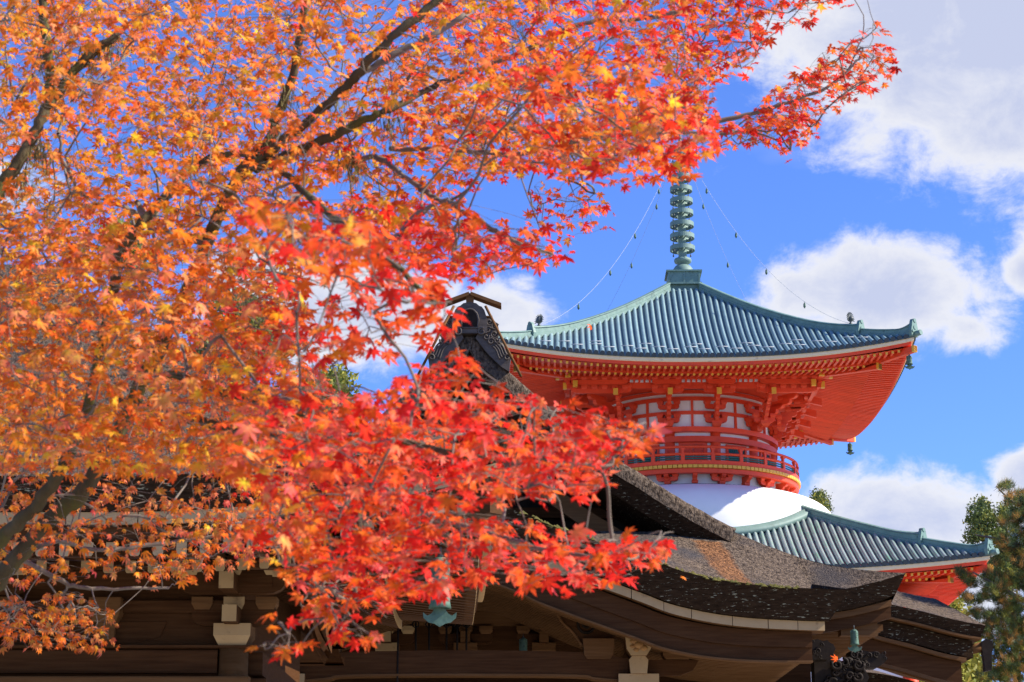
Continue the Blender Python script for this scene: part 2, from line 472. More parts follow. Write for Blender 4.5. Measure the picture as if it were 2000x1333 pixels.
# ---- eaves: cream board, red fascia, two tiers of rafters, boarding
def make_eave(R, name, dz, d_fly, d_base, n, sides, wall_d, rise):
    """dz: z of tile underside at the middle of a side"""
    def L(x, d): return R.lift * (min(abs(x) / R.a, 1.0)) ** 2.3 * (d / R.a) ** 2.3
    zf0 = dz - 0.50          # flying rafter end, top face
    def zfly(x, d): return zf0 + (d_fly - d) * 0.13 + L(x, d)
    zb0 = zf0 + (d_fly - d_base) * 0.13 - 0.20
    def zbase(x, d): return zb0 + (d_base - d) * rise + L(x, d) * (0.75 + 0.25 * d / d_base)
    sof = MB()
    for k in range(4):
        rot = Matrix.Rotation(k * pi / 2, 4, 'Z')
        def f1(u, v):
            d = lerp(d_base - 0.05, d_fly + 0.12, v); x = (2 * u - 1) * d
            return rot @ Vector((x, -d, zfly(x, d) + 0.012))
        sof.grid(f1, 30, 4, 0, True, True)
        def f2(u, v):
            d = lerp(wall_d, d_base + 0.02, v); x = (2 * u - 1) * d
            return rot @ Vector((x, -d, zbase(x, d) + 0.012))
        sof.grid(f2, 30, 4, 0, True, True)
        # closing upstand between both boardings
        sof.grid(lambda u, v: rot @ Vector(((2 * u - 1) * (d_base + 0.02), -(d_base + 0.02), lerp(zbase((2 * u - 1) * d_base, d_base), zfly((2 * u - 1) * d_base, d_base) + 0.012, v))), 30, 1, 0, True, True)
    ev = sof.build(name, RED, pagoda)
    def strip(nm, d0, d1, za, zb, m):
        b = MB()
        for k in range(4):
            rot = Matrix.Rotation(k * pi / 2, 4, 'Z')
            N = 40
            for (da, ea, db, eb) in ((d1, zb, d1, za), (d0, zb, d1, zb), (d1, za, d0, za), (d0, za, d0, zb)):
                b.grid(lambda u, v: rot @ Vector(((2 * u - 1) * lerp(da, db, v), -lerp(da, db, v), lerp(ea, eb, v) + L((2 * u - 1) * R.a, R.a))), N, 1, 0, True)
        return b.build(nm, m, ev)
    strip('cream_eave_board', R.a - 0.5, R.a - 0.08, dz - 0.26, dz - 0.095, CREAM)
    strip('cream_eave_fillet', R.a - 0.5, R.a - 0.13, dz - 0.31, dz - 0.262, CREAM)
    strip('red_fascia', R.a - 0.6, R.a - 0.22, dz - 0.50, dz - 0.312, RED)
    # rafter pieces
    spc = 2 * (d_fly - 0.35) / n
    c1, c2 = {}, {}
    far = MB()
    for k in range(4):
        rot = Matrix.Rotation(k * pi / 2, 4, 'Z')
        for i in range(n):
            x = -(d_fly - 0.35) + spc * (i + 0.5)
            if i not in c1:
                b = MB(); w = 0.065; h = 0.15
                di = max(d_base - 0.3, abs(x) + 0.08)
                zo, zi = zfly(x, d_fly), zfly(x, di)
                vs = [(x - w, -d_fly, zo - h), (x + w, -d_fly, zo - h), (x + w, -di, zi - h), (x - w, -di, zi - h), (x - w, -d_fly, zo), (x + w, -d_fly, zo), (x + w, -di, zi), (x - w, -di, zi)]
                b.add(vs, [(3, 2, 1, 0), (4, 5, 6, 7), (1, 2, 6, 5), (2, 3, 7, 6), (3, 0, 4, 7)])
                b.add([(x - w, -d_fly, zo - h), (x + w, -d_fly, zo - h), (x + w, -d_fly, zo), (x - w, -d_fly, zo)], [(0, 1, 2, 3)], 1)
                c1[i] = b.mesh('flying_rafter', [RED, GOLD])
            if abs(x) < d_base - 0.25 and i not in c2:
                b = MB(); di = max(wall_d, abs(x) + 0.05)
                pts = [Vector((x, -d_base, zbase(x, d_base) - 0.075)), Vector((x, -(d_base + di) / 2, zbase(x, (d_base + di) / 2) - 0.075)), Vector((x, -di, zbase(x, di) - 0.075))]
                b.tube(pts, 0.078, 8, 0, True, True, capmat=1)
                c2[i] = b.mesh('base_rafter', [RED, GOLD])
            for cc, nm in ((c1, 'flying_rafter'), (c2, 'base_rafter')):
                if i not in cc: continue
                if k in sides: link(nm, cc[i], ev, rot=(0, 0, k * pi / 2))
                else:
                    m = cc[i]
                    far.add([v.co for v in m.vertices], [tuple(p.vertices) for p in m.polygons], 0, False, rot)
    if far.v: far.build('far_side_rafters', RED, ev, kind='stuff')
    # beam on the base rafter ends
    b = MB()
    for k in range(4):
        rot = Matrix.Rotation(k * pi / 2, 4, 'Z')
        for (e0, e1, f0, f1) in ((0.10, 0.10, -0.0, 0.12), (0.10, -0.12, 0.0, 0.0)):
            b.grid(lambda u, v: rot @ Vector(((2 * u - 1) * (d_base - 0.05), -(d_base - 0.12 + lerp(e0, e1, v)), zbase((2 * u - 1) * d_base, d_base) + lerp(f0, f1, v))), 30, 1, 0, True, True)
    b.build('rafter_end_beam', RED, ev)
    # hip rafters with yellow ends
    side = Vector((1, 1, 0)).normalized()
    hb = MB(); he = []
    def bar(q0, q1, z0, z1, w, h):
        b = MB(); A = Vector((q0, -q0, z0)); B = Vector((q1, -q1, z1))
        vs = [A - side * w - Vector((0, 0, h)), A + side * w - Vector((0, 0, h)), A + side * w, A - side * w, B - side * w - Vector((0, 0, h)), B + side * w - Vector((0, 0, h)), B + side * w, B - side * w]
        b.add(vs, [(0, 1, 5, 4), (1, 2, 6, 5), (2, 3, 7, 6), (3, 0, 4, 7), (3, 2, 1, 0)], 0); b.add(vs[4:], [(0, 1, 2, 3)], 1)
        # painted cap wraps the last hand's breadth
        d = (B - A).normalized(); C = B - d * 0.16; e = 0.006
        ring = [C - side * (w + e) - Vector((0, 0, h + e)), C + side * (w + e) - Vector((0, 0, h + e)), C + side * (w + e) + Vector((0, 0, e)), C - side * (w + e) + Vector((0, 0, e))]
        rb = [B - side * (w + e) - Vector((0, 0, h + e)), B + side * (w + e) - Vector((0, 0, h + e)), B + side * (w + e) + Vector((0, 0, e)), B - side * (w + e) + Vector((0, 0, e))]
        b.add(ring + rb, [(0, 1, 5, 4), (1, 2, 6, 5), (2, 3, 7, 6), (3, 0, 4, 7), (4, 5, 6, 7)], 1)
        return b.mesh('hip_rafter', [RED, GOLD])
    zz = zfly(d_fly, d_fly)
    m1 = bar(d_base - 0.8, R.a - 0.02, zfly(d_base - 0.8, d_base - 0.8) - 0.06, zz + 0.05, 0.15, 0.34)
    m2 = bar(wall_d, d_base + 0.35, zbase(wall_d, wall_d) - 0.02, zbase(d_base, d_base) - 0.02, 0.15, 0.36)
    for k in range(4):
        link('hip_rafter', m1, ev, rot=(0, 0, k * pi / 2)); link('hip_rafter', m2, ev, rot=(0, 0, k * pi / 2))
    return ev, zfly, zbase
up_eave, UF, UB = make_eave(UP, 'upper_eave', 29.66, 11.72, 10.0, 66, (0, 1, 2, 3), 5.6, 0.20)
lo_eave, LF, LB = make_eave(LO, 'lower_eave', 17.2, 14.5, 12.8, 80, (0, 1), 8.0, 0.22)

# ---- round body
body = MB()
body.lathe([(5.15, 23.4), (5.15, 30.6)], 96)
body = body.build('round_wall', PLASTER, pagoda)
def ring(nm, r0, r1, z0, z1, m, parent, n=96):
    b = MB(); b.lathe([(r0, z0), (r1, z0), (r1, z1), (r0, z1)], n, 0, False, closed_prof=True)
    # smooth look around the ring without rounding its edges
    return b.build(nm, m, parent)
ring('ring_beam', 5.1, 5.55, 26.78, 27.08, RED, body)
ring('ring_beam', 5.1, 5.50, 26.18, 26.52, RED, body)
ring('ring_beam', 5.1, 5.45, 24.55, 24.85, RED, body)
ring('wall_tie_beam', 5.1, 5.27, 27.88, 28.08, RED, body)
ring('wall_tie_beam', 5.1, 5.27, 28.72, 28.95, RED, body)
ring('wall_tie_beam', 5.1, 5.27, 29.14, 29.34, RED, body)
b = MB(); b.box(-6.85, 6.85, -6.85, 6.85, 29.40, 29.44); b.build('bracket_ceiling', RED, pagoda)
pm = MB(); pm.tube([(0, 0, 24.4), (0, 0, 27.0)], 0.30, 16); pm = pm.mesh('pillar', RED)
ANG = [radians(15 + 30 * i) for i in range(12)]
for a in ANG: link('pillar', pm, body, loc=(5.18 * sin(a), -5.18 * cos(a), 0))
def curved_panel(r, a0, a1, z0, z1, th=0.05, n=6):
    b = MB(); b.lathe([(r, z0), (r + th, z0), (r + th, z1), (r, z1)], n, 0, False, a0, a1, True)
    return b
sm_ = curved_panel(5.15, -radians(0.75), radians(0.75), 27.06, 28.9, 0.11, 2).mesh('wall_strut', RED)
for a in [radians(30 * i) for i in range(12)]: link('wall_strut', sm_, body, rot=(0, 0, a))
# doors in the four main bays, green lattice windows in the others
dl = curved_panel(5.17, -radians(6.4), -radians(0.12), 24.85, 26.0, 0.05).mesh('door_leaf', RED)
dr = curved_panel(5.17, radians(0.12), radians(6.4), 24.85, 26.0, 0.05).mesh('door_leaf', RED)
fb = MB()
for (a0, a1, z0, z1) in ((-9.2, -6.6, 24.85, 26.15), (6.6, 9.2, 24.85, 26.15), (-9.2, 9.2, 26.03, 26.17)):
    t = curved_panel(5.17, radians(a0), radians(a1), z0, z1, 0.11); fb.add(t.v, t.f)
fm_ = fb.mesh('door_frame', RED)
wg = curved_panel(5.17, -radians(6.6), radians(6.6), 24.95, 26.0, 0.04).mesh('window_lattice', GREEN)
fb = MB()
for (a0, a1, z0, z1) in ((-7.9, -6.5, 24.85, 26.1), (6.5, 7.9, 24.85, 26.1), (-7.9, 7.9, 25.97, 26.12)):
    t = curved_panel(5.17, radians(a0), radians(a1), z0, z1, 0.12); fb.add(t.v, t.f)
wf = fb.mesh('window_frame', RED)
bars = curved_panel(5.22, -radians(0.12), radians(0.12), 24.95, 25.98, 0.03, 1).mesh('lattice_bar', GREEN)
for i in range(12):
    a = radians(30 * i)
    if i % 3 == 0:
        link('door_leaf', dl, body, rot=(0, 0, a)); link('door_leaf', dr, body, rot=(0, 0, a)); link('door_frame', fm_, body, rot=(0, 0, a))
    else:
        link('window_lattice', wg, body, rot=(0, 0, a)); link('window_frame', wf, body, rot=(0, 0, a))
        if i in (1, 2, 10, 11):
            for j in range(9): link('lattice_bar', bars, body, rot=(0, 0, a + radians(-5.6 + 1.4 * j)))

# ---- bracket sets under the upper eave
def boat(L, h, w, name='cross_arm', m=RED):
    """bracket arm: flat top, ends curved up below"""
    b = MB(); H = L / 2
    out = [(-H, h), (-H, h * 0.45), (-H * 0.97, h * 0.32), (-H * 0.9, h * 0.14), (-H * 0.8, h * 0.03), (-H * 0.68, 0), (H * 0.68, 0), (H * 0.8, h * 0.03), (H * 0.9, h * 0.14), (H * 0.97, h * 0.32), (H, h * 0.45), (H, h)]
    b.prism(out, -w / 2, w / 2)
    return b.mesh(name, m)
def block(s, h, name='bearing_block', m=RED):
    b = MB(); q = s / 2
    b.box(-q, q, -q, q, h * 0.45, h); b.box(-q, q, -q, q, 0, h * 0.449, taper=s * 0.14)
    return b.mesh(name, m)
BLK = block(0.36, 0.24)
ARM_S = boat(1.25, 0.27, 0.22); ARM_L = boat(1.65, 0.27, 0.22); ARM_XL = boat(3.3, 0.27, 0.22)
def proj_arm(L, h=0.28, w=0.22):
    """arm reaching outwards (-y) with its outer end curved up"""
    b = MB()
    out = [(-L, h), (-L, h * 0.5), (-L + 0.05, h * 0.25), (-L + 0.14, h * 0.07), (-L + 0.25, 0), (0.2, 0), (0.2, h)]
    b.prism([(a, z) for a, z in out], -w / 2, w / 2, plane='yz')
    return b.mesh('projecting_arm', RED)
BIG = block(0.56, 0.34, 'base_block')
# offsets outwards from the wall face along the set's direction, with heights
STEPS = [(0.0, 27.36), (0.55, 27.9), (1.1, 28.36), (1.65, 28.8)]
PA = [proj_arm(0.75), proj_arm(0.75), proj_arm(0.75)]
def tail(L, drop):
    b = MB(); w = 0.14; h = 0.40
    A = Vector((0, 0.6, 0.35)); B = Vector((0, -L, -drop))
    vs = [(-w, A.y, A.z - h), (w, A.y, A.z - h), (w, A.y, A.z), (-w, A.y, A.z), (-w, B.y, B.z - h), (w, B.y, B.z - h), (w, B.y, B.z), (-w, B.y, B.z)]
    b.add(vs, [(0, 1, 2, 3), (4, 5, 1, 0), (5, 6, 2, 1), (6, 7, 3, 2), (7, 4, 0, 3)], 0); b.add(vs[4:], [(3, 2, 1, 0)], 1)
    return b.mesh('tail_rafter', [RED, GOLD])
TAIL = tail(1.0, 0.10)
def bracket_set(org, ang, scale_out=1.0, cross=True, tailed=True, longtop=False):
    """org: point on the wall ring; ang: direction outwards, 0 = -y"""
    rot = Matrix.Rotation(ang, 4, 'Z')
    def pos(d, z): return Vector((org[0], org[1], 0)) + rot @ Vector((0, -d * scale_out, z))
    base = link('bracket_set', BIG, pagoda, loc=pos(0.12, 27.08), rot=(0, 0, ang))
    inv = Matrix.Rotation(-ang, 4, 'Z')
    def sub(nm, me, d, z, dx=0.0):
        link(nm, me, base, loc=(dx, -(d * scale_out) + 0.12, z - 27.08))
    for i, (d, z) in enumerate(STEPS):
        if cross and i in (0, 3):
            arm, half = ((ARM_S, 0.5) if i == 0 else (ARM_L, 0.68))
            sub('cross_arm', arm, d, z)
            for dx in (-half, 0, half): sub('bearing_block', BLK, d, z + 0.272, dx)
        else:
            sub('bearing_block', BLK, d, z + 0.272)
        if i < 3:
            L = 0.75 * scale_out
            me = PA[i] if scale_out == 1.0 else DIAG[i]
            sub('projecting_arm', me, d, z + 0.02 + (0.46 if i else 0.44) - 0.20)
            sub('projecting_arm', me, d - 0.25, z - 0.01)
    if tailed: sub('tail_rafter', TAIL, 1.55 , 28.98)
    return base
DIAG = [proj_arm(1.15, 0.3, 0.26) for _ in range(3)]
for k in range(4):
    rot = Matrix.Rotation(k * pi / 2, 4, 'Z')
    for sx in (-1, 1):
        a = radians(15)
        o = rot @ Vector((sx * 1.42, -5.25, 0)); bracket_set(o, k * pi / 2)
        o = rot @ Vector((sx * 3.78, -3.98, 0))
        bs = bracket_set(o + rot @ Vector((sx * 0.45, -1.25, 0)), k * pi / 2 - sx * radians(-8), cross=True)
    o = rot @ Vector((3.75, -3.75, 0))
    bracket_set(o, k * pi / 2 + pi / 4, 1.9, cross=False, tailed=False)
# wall arms: boat arms with blocks standing on the wall ring at each pillar
for a in ANG:
    for z in (27.36, 28.2):
        o = (5.33 * sin(a), -5.33 * cos(a), z)
        w = link('wall_arm', ARM_S, body, loc=o, rot=(0, 0, a))
        for dx in (-0.5, 0.5): link('bearing_block', BLK, body, loc=(o[0] + cos(a) * dx, o[1] + sin(a) * dx, z + 0.272), rot=(0, 0, a))
# square beam frames carried by the sets, with yellow ends running past the corners
def beam(half, w, h):
    b = MB(); b.box(-half, half, -w / 2, w / 2, 0, h)
    for sx in (-1, 1):
        x0, x1 = sorted((sx * half, sx * (half - 0.2)))
        b.box(x0 - (0.006 if sx < 0 else 0), x1 + (0.006 if sx > 0 else 0), -w / 2 - 0.006, w / 2 + 0.006, -0.006, h + 0.006, 1)
    return b.mesh('eave_beam', [RED, GOLD])
B1 = beam(8.05, 0.30, 0.36); B2 = beam(7.62, 0.26, 0.36)
for k in range(4):
    rot = Matrix.Rotation(k * pi / 2, 4, 'Z')
    e = 0.003 * (k % 2)
    link('eave_beam', B1, pagoda, loc=rot @ Vector((0, -7.35, 29.50 + e)), rot=(0, 0, k * pi / 2))
    link('eave_beam', B2, pagoda, loc=rot @ Vector((0, -6.92, 29.02 + e)), rot=(0, 0, k * pi / 2))
    # ribbed white cove between the beams
    cv = MB(); cv.grid(lambda u, v: ((2 * u - 1) * 6.6, -lerp(7.02, 7.24, v), lerp(29.30, 29.88, v)), 1, 1, 0, False, True)
    cov = cv.build('white_cove_panel', PLASTER, pagoda, rot=(0, 0, k * pi / 2))
    if k == 0:
        rb = MB(); rb.box(-0.05, 0.05, -7.33, -7.05, 29.36, 29.9); rbm = rb.mesh('cove_rib', RED)
    for i in range(44):
        x = -6.5 + i * 13.0 / 43
        link('cove_rib', rbm, cov, loc=(x, 0, 0))
    # blocks and arms in a row on the lower beam
    for x in (-4.75, -1.6, 1.6, 4.75):
        w = 1.65 if abs(x) < 3 else 3.3
        cx = x if abs(x) < 3 else x + (0.75 if x > 0 else -0.75)
        link('cross_arm', ARM_L if abs(x) < 3 else ARM_XL, pagoda, loc=rot @ Vector((cx, -7.34, 29.2)), rot=(0, 0, k * pi / 2))
        link('cross_arm', ARM_L if abs(x) < 3 else ARM_XL, pagoda, loc=rot @ Vector((cx, -7.0, 28.74)), rot=(0, 0, k * pi / 2))
        nb = 3 if abs(x) < 3 else 6
        for j in range(nb):
            dx = (j - (nb - 1) / 2) * (w - 0.3) / (nb - 1)
            link('bearing_block', BLK, pagoda, loc=rot @ Vector((cx + dx, -7.36, 29.45)), rot=(0, 0, k * pi / 2))
            link('bearing_block', BLK, pagoda, loc=rot @ Vector((cx + dx, -7.0, 29.0 - 0.02)), rot=(0, 0, k * pi / 2))

# ---- balcony
bal = MB(); bal.lathe([(5.0, 24.44), (6.62, 24.40), (6.62, 24.62), (5.0, 24.60)], 96, 0, True, closed_prof=True)
bal = bal.build('balcony', RED, pagoda)
ring('balcony_fascia', 6.3, 6.72, 24.08, 24.33, RED, bal)
ring('balcony_floor_edge', 6.3, 6.62, 24.33, 24.56, RED, bal)
ring('balcony_kerb_rail', 6.55, 6.76, 24.57, 24.80, RED, bal)
gc = curved_panel(6.62, -radians(1.06), radians(1.06), 24.36, 24.54, 0.22, 1).mesh('yellow_board_end', GOLD)
NB = 146
for i in range(NB): link('yellow_board_end', gc, bal, rot=(0, 0, 2 * pi * i / NB))
def tring(nm, R, r, z, m):
    b = MB(); b.lathe([(R + r * cos(2 * pi * j / 8), z + r * sin(2 * pi * j / 8)) for j in range(8)], 96, 0, True, closed_prof=True)
    return b.build(nm, m, bal)
tring('top_rail', 6.66, 0.085, 25.62, RED); tring('middle_rail', 6.66, 0.08, 25.2, RED)
tring('green_slat', 6.66, 0.045, 25.04, GREEN); tring('green_slat', 6.66, 0.045, 24.91, GREEN)
po = MB(); po.box(-0.11, 0.11, -0.10, 0.10, 24.6, 25.2); po.box(-0.075, 0.075, -0.075, 0.075, 25.2, 25.44); po.box(-0.13, 0.13, -0.1, 0.1, 25.44, 25.55)
pom = po.mesh('rail_post', RED)
for i in range(24):
    a = 2 * pi * (i + 0.5) / 24 + radians(1.5)
    link('rail_post', pom, bal, loc=(6.66 * sin(a), -6.66 * cos(a), 0), rot=(0, 0, a))
# drum below the balcony with bracket arms
dr_ = MB(); dr_.lathe([(5.85, 23.4), (5.85, 24.4)], 96); drum = dr_.build('white_drum', PLASTER, pagoda)
arm1 = boat(1.25, 0.24, 0.2, 'drum_arm')
pk = MB(); pk.prism([(-0.72, 0.46), (-0.72, 0.34), (-0.62, 0.26), (-0.5, 0.22), (-0.44, 0.10), (-0.32, 0.0), (0.1, 0.0), (0.1, 0.46)], -0.13, 0.13, plane='yz')
pkm = pk.mesh('drum_bracket', RED)
for i in range(24):
    a = radians(15 * i)
    c = Vector((sin(a), -cos(a), 0))
    o = link('drum_bracket', pkm, drum, loc=c * 5.85 + Vector((0, 0, 23.64)), rot=(0, 0, a))
    link('bearing_block', BLK, drum, loc=c * 6.05 + Vector((0, 0, 23.5)), rot=(0, 0, a))
    if i % 2 == 1:
        link('drum_arm', arm1, drum, loc=c * 6.12 + Vector((0, 0, 23.72)), rot=(0, 0, a))
        for dx in (-0.48, 0.48): link('bearing_block', BLK, drum, loc=c * 6.12 + Vector((cos(a) * dx, sin(a) * dx, 23.95)), rot=(0, 0, a))
ring('dome_collar', 5.8, 6.32, 23.40, 23.52, DARKMETAL, drum)
# ---- white dome
dm = MB()
dm.lathe(smooth_curve([(9.0, 19.0), (9.08, 20.5), (8.98, 21.6), (8.72, 22.3), (8.25, 22.85), (7.45, 23.25), (6.45, 23.45), (5.8, 23.48)], 30), 120)
dome = dm.build('dome', PLASTER, pagoda)
# copper flashing where the lower roof meets the dome (scalloped: high on the hips)
fl = MB()
pts = []
def dome_r(z): return interp([(19.0, 9.0), (20.5, 9.08), (21.6, 8.98), (22.3, 8.72), (22.85, 8.25), (23.25, 7.45)], z)
for i in range(160):
    a = 2 * pi * i / 160
    r = 8.5
    for _ in range(12):
        x, y = r * sin(a), -r * cos(a)
        d = max(abs(x), abs(y)); xx = min(abs(x), abs(y))
        z = LO.z(xx, d) if d > 5.4 else 22.1
        r = dome_r(z)
    pts.append((a, r, z))
o = 0
N = len(pts); PR = [(-0.05, 0.42), (0.16, 0.40), (0.2, 0.30), (0.42, 0.22), (0.45, -0.12), (-0.05, -0.12)]
for (a, r, z) in pts:
    for (dr2, dz2) in PR: fl.v.append(((r + dr2) * sin(a), -(r + dr2) * cos(a), z + dz2))
for i in range(N):
    i2 = (i + 1) % N
    for j in range(6):
        j2 = (j + 1) % 6
        fl.face((i * 6 + j, i2 * 6 + j, i2 * 6 + j2, i * 6 + j2), 0, True)
fl.build('dome_flashing', PATINA_L, lo_roof)

# ---- lower storey (mostly hidden behind the halls)
wl = MB(); wl.box(-11.0, 11.0, -11.0, 11.0, 1.2, 16.2)
low = wl.build('lower_storey_wall', PLASTER, pagoda)
pc = MB(); pc.tube([(0, 0, 1.2), (0, 0, 15.2)], 0.42, 16); pcm = pc.mesh('pillar', RED)
hb_ = MB(); hb_.box(-11.6, 11.6, -0.25, 0.25, 0, 0.7); hbm = hb_.mesh('tie_beam', RED)
pn = MB(); pn.box(-1.75, 1.75, -0.05, 0.05, 0, 7.0); pnm = pn.mesh('door_leaf', RED)
for k in range(4):
    rot = Matrix.Rotation(k * pi / 2, 4, 'Z')
    for i in range(6): link('pillar', pcm, low, loc=rot @ Vector((-11.05 + 4.42 * i, -11.05, 0)))
    for zz in (14.6, 10.6, 3.0): link('tie_beam', hbm, low, loc=rot @ Vector((0, -11.1, zz + 0.004 * (k % 2))), rot=(0, 0, k * pi / 2))
    for i in range(5): link('door_leaf', pnm, low, loc=rot @ Vector((-8.84 + 4.42 * i, -11.06, 3.72)), rot=(0, 0, k * pi / 2))
    for z_, d_ in ((15.35, 11.6), (15.8, 12.0)):
        b = MB(); b.box(-d_ - 0.6, d_ + 0.6, -0.2, 0.2, 0, 0.36)
        b.build('eave_beam', RED, low, loc=rot @ Vector((0, -d_ + 0.2, z_ + 0.004 * (k % 2))), rot=(0, 0, k * pi / 2))
pf = MB(); pf.box(-14, 14, -14, 14, 0.0, 1.2)
STONE = mat('granite', (0.36, 0.34, 0.31), (0.27, 0.26, 0.24), 2.0, 0.8, bump=0.3)
pf.build('stone_platform', STONE, pagoda)

# ---- bronze spire
fi = MB()
fi.lathe([(0.27, 38.9), (0.25, 40.5), (0.22, 44.0), (0.18, 46.6), (0.12, 46.9), (0.08, 48.2), (0.0, 48.2)], 20)
finial = fi.build('spire', PATINA_L, pagoda)
b = MB(); b.box(-0.86, 0.86, -0.86, 0.86, 36.6, 37.28); b.build('spire_plinth', PATINA, finial)
b = MB(); b.box(-1.0, 1.0, -1.0, 1.0, 37.28, 37.98); b.box(-1.12, 1.12, -1.12, 1.12, 37.98, 38.08); b.box(-1.1, 1.1, -1.1, 1.1, 37.16, 37.279)
for sx in (-1, 0, 1):
    b.box(sx * 0.94 - 0.05, sx * 0.94 + 0.05, -1.04, -1.0, 37.28, 37.98)
b.build('dew_basin', PATINA, finial)
b = MB(); b.lathe([(0.66, 38.08), (0.66, 38.2), (0.62, 38.42), (0.48, 38.62), (0.3, 38.7)], 24); b.build('inverted_bowl', PATINA_L, finial)
b = MB(); b.lathe([(0.28, 38.66), (0.36, 38.78), (0.52, 38.86), (0.56, 39.0), (0.52, 39.1), (0.36, 39.12), (0.33, 39.2)], 24); b.build('lotus_cup', PATINA_L, finial)
rgm = MB(); rgm.lathe([(0.70, -0.14), (0.76, -0.14), (0.76, 0.14), (0.70, 0.14)], 36, 0, False, closed_prof=True)
for i in range(8):
    a = pi * i / 4
    rgm.add([(0.2 * sin(a) - 0.03 * cos(a), -0.2 * cos(a) - 0.03 * sin(a), -0.05), (0.2 * sin(a) + 0.03 * cos(a), -0.2 * cos(a) + 0.03 * sin(a), -0.05), (0.72 * sin(a) + 0.03 * cos(a), -0.72 * cos(a) + 0.03 * sin(a), -0.05), (0.72 * sin(a) - 0.03 * cos(a), -0.72 * cos(a) - 0.03 * sin(a), -0.05),
             (0.2 * sin(a), -0.2 * cos(a), 0.05), (0.72 * sin(a), -0.72 * cos(a), 0.05)], [(0, 1, 2, 3), (0, 3, 5, 4), (1, 4, 5, 2)])
rgm = rgm.mesh('spire_ring', PATINA_L)
tb = MB(); tb.lathe([(0.0, 0.0), (0.03, 0.0), (0.045, -0.06), (0.05, -0.16), (0.0, -0.16)], 8); tb.tube([(0, 0, 0), (0, 0, 0.07)], 0.012, 4); tbm = tb.mesh('ring_bell', DARKMETAL)
for i in range(9):
    z = 39.78 + 0.79 * i
    r_ = link('spire_ring', rgm, finial, loc=(0, 0, z))
    sc = 1.04 - 0.022 * i
    r_.scale = (sc, sc, 1)
    for j in range(4):
        a = pi / 4 + j * pi / 2
        link('ring_bell', tbm, finial, loc=(0.74 * sc * sin(a), -0.74 * sc * cos(a), z - 0.2))
b = MB(); b.lathe([(0.0, 47.5), (0.3, 47.6), (0.34, 47.9), (0.2, 48.2), (0.0, 48.5)], 16); b.build('spire_jewel', PATINA_L, finial)
# chains from the spire to the hips, each with bells
bl = MB(); bl.lathe([(0.0, 0.0), (0.05, -0.02), (0.08, -0.08), (0.095, -0.28), (0.10, -0.31), (0.0, -0.31)], 10); bl.tube([(0, 0, 0), (0, 0, 0.1)], 0.02, 4)
bl.box(-0.05, 0.05, -0.01, 0.01, -0.42, -0.32); blm = bl.mesh('chain_bell', BRONZE)
for k in range(4):
    a = pi / 4 + k * pi / 2
    top = Vector((0.1 * sin(a), -0.1 * cos(a), 46.9))
    end = Vector((9.0 * sqrt(2) * sin(a), -9.0 * sqrt(2) * cos(a), UP.z(9.0, 9.0) + 0.62))
    pts = []
    for i in range(41):
        t = i / 40
        p = top.lerp(end, t); p.z -= 4 * 2.3 * t * (1 - t)
        pts.append(p)
    c = MB()
    c.tube(pts, 0.011, 4)
    ch = c.build('spire_chain', STEEL, pagoda)
    for t in (0.16, 0.34, 0.52, 0.74):
        p = top.lerp(end, t); p.z -= 4 * 2.3 * t * (1 - t) + 0.08
        link('chain_bell', blm, ch, loc=p).scale = (0.8, 0.8, 0.8)

# ---- wind bells under the corners (things of their own)
def wind_bell_parts(root, s, m=BRONZE, zs=1.0):
    b = MB()
    prof = [(0.0, 0.0), (0.10, -0.01), (0.145, -0.06), (0.16, -0.14), (0.165, -0.30), (0.185, -0.48), (0.205, -0.53), (0.185, -0.53), (0.15, -0.3), (0.0, -0.12)]
    b.lathe([(r * s, z * s * zs) for r, z in prof], 20, 0, True)
    for zz in (-0.13, -0.34): b.lathe([(r * s, z * s * zs) for r, z in ((0.168, zz - 0.012), (0.18, zz), (0.168, zz + 0.012))], 20, 0, True)
    for j in range(4):
        a = j * pi / 2 + 0.3
        b.box(-0.02 * s, 0.02 * s, -0.178 * s, -0.15 * s, -0.5 * s * zs, -0.05 * s * zs, M=Matrix.Rotation(a, 4, 'Z'))
        for k in range(3): b.lathe([(0, 0), (0.014 * s, 0), (0.01 * s, 0.02 * s), (0, 0.024 * s)], 6, 0, True, M=Matrix.Rotation(a + 0.45 + 0.3 * k, 4, 'Z') @ Matrix.Translation((0, -0.163 * s, -0.2 * s * zs)) @ Matrix.Rotation(pi / 2, 4, 'X'))
    b.build('bell_body', m, root)
    b = MB(); b.tube([(0, 0, 0), (0, 0, 0.18 * s)], 0.018 * s, 5); b.lathe([(0.05 * s, 0.03 * s), (0.05 * s, 0.0)], 8); b.build('hanger', DARKMETAL, root)
    b = MB(); dz = -0.53 * s * (zs - 1)
    out = [(-0.30, -0.60), (-0.29, -0.70), (-0.20, -0.78), (-0.10, -0.80), (0.0, -0.86), (0.10, -0.80), (0.20, -0.78), (0.29, -0.70), (0.30, -0.60), (0.22, -0.66), (0.15, -0.62), (0.1, -0.55), (0.0, -0.52), (-0.1, -0.55), (-0.15, -0.62), (-0.22, -0.66)]
    b.prism([(x * s, z * s + dz) for x, z in out], -0.012 * s, 0.012 * s); b.tube([(0, 0, -0.55 * s + dz), (0, 0, -0.12 * s)], 0.012 * s, 5)
    b.build('wind_plate', m, root)
Mt = Matrix.Translation(AX) @ Matrix.Rotation(TH, 4, 'Z')
for (q, sx, sy, lab) in ((11.75, 1, -1, 'small bronze wind bell under the front right corner of the upper red eave'),
                         (11.75, 1, 1, 'small bronze wind bell under the far right corner of the upper red eave')):
    p = Mt @ Vector((sx * q, sy * q, UF(q, q) - 0.45))
    w = thing('wind_bell', lab, 'bell', p, 'pagoda corner wind bells')
    wind_bell_parts(w, 0.95)
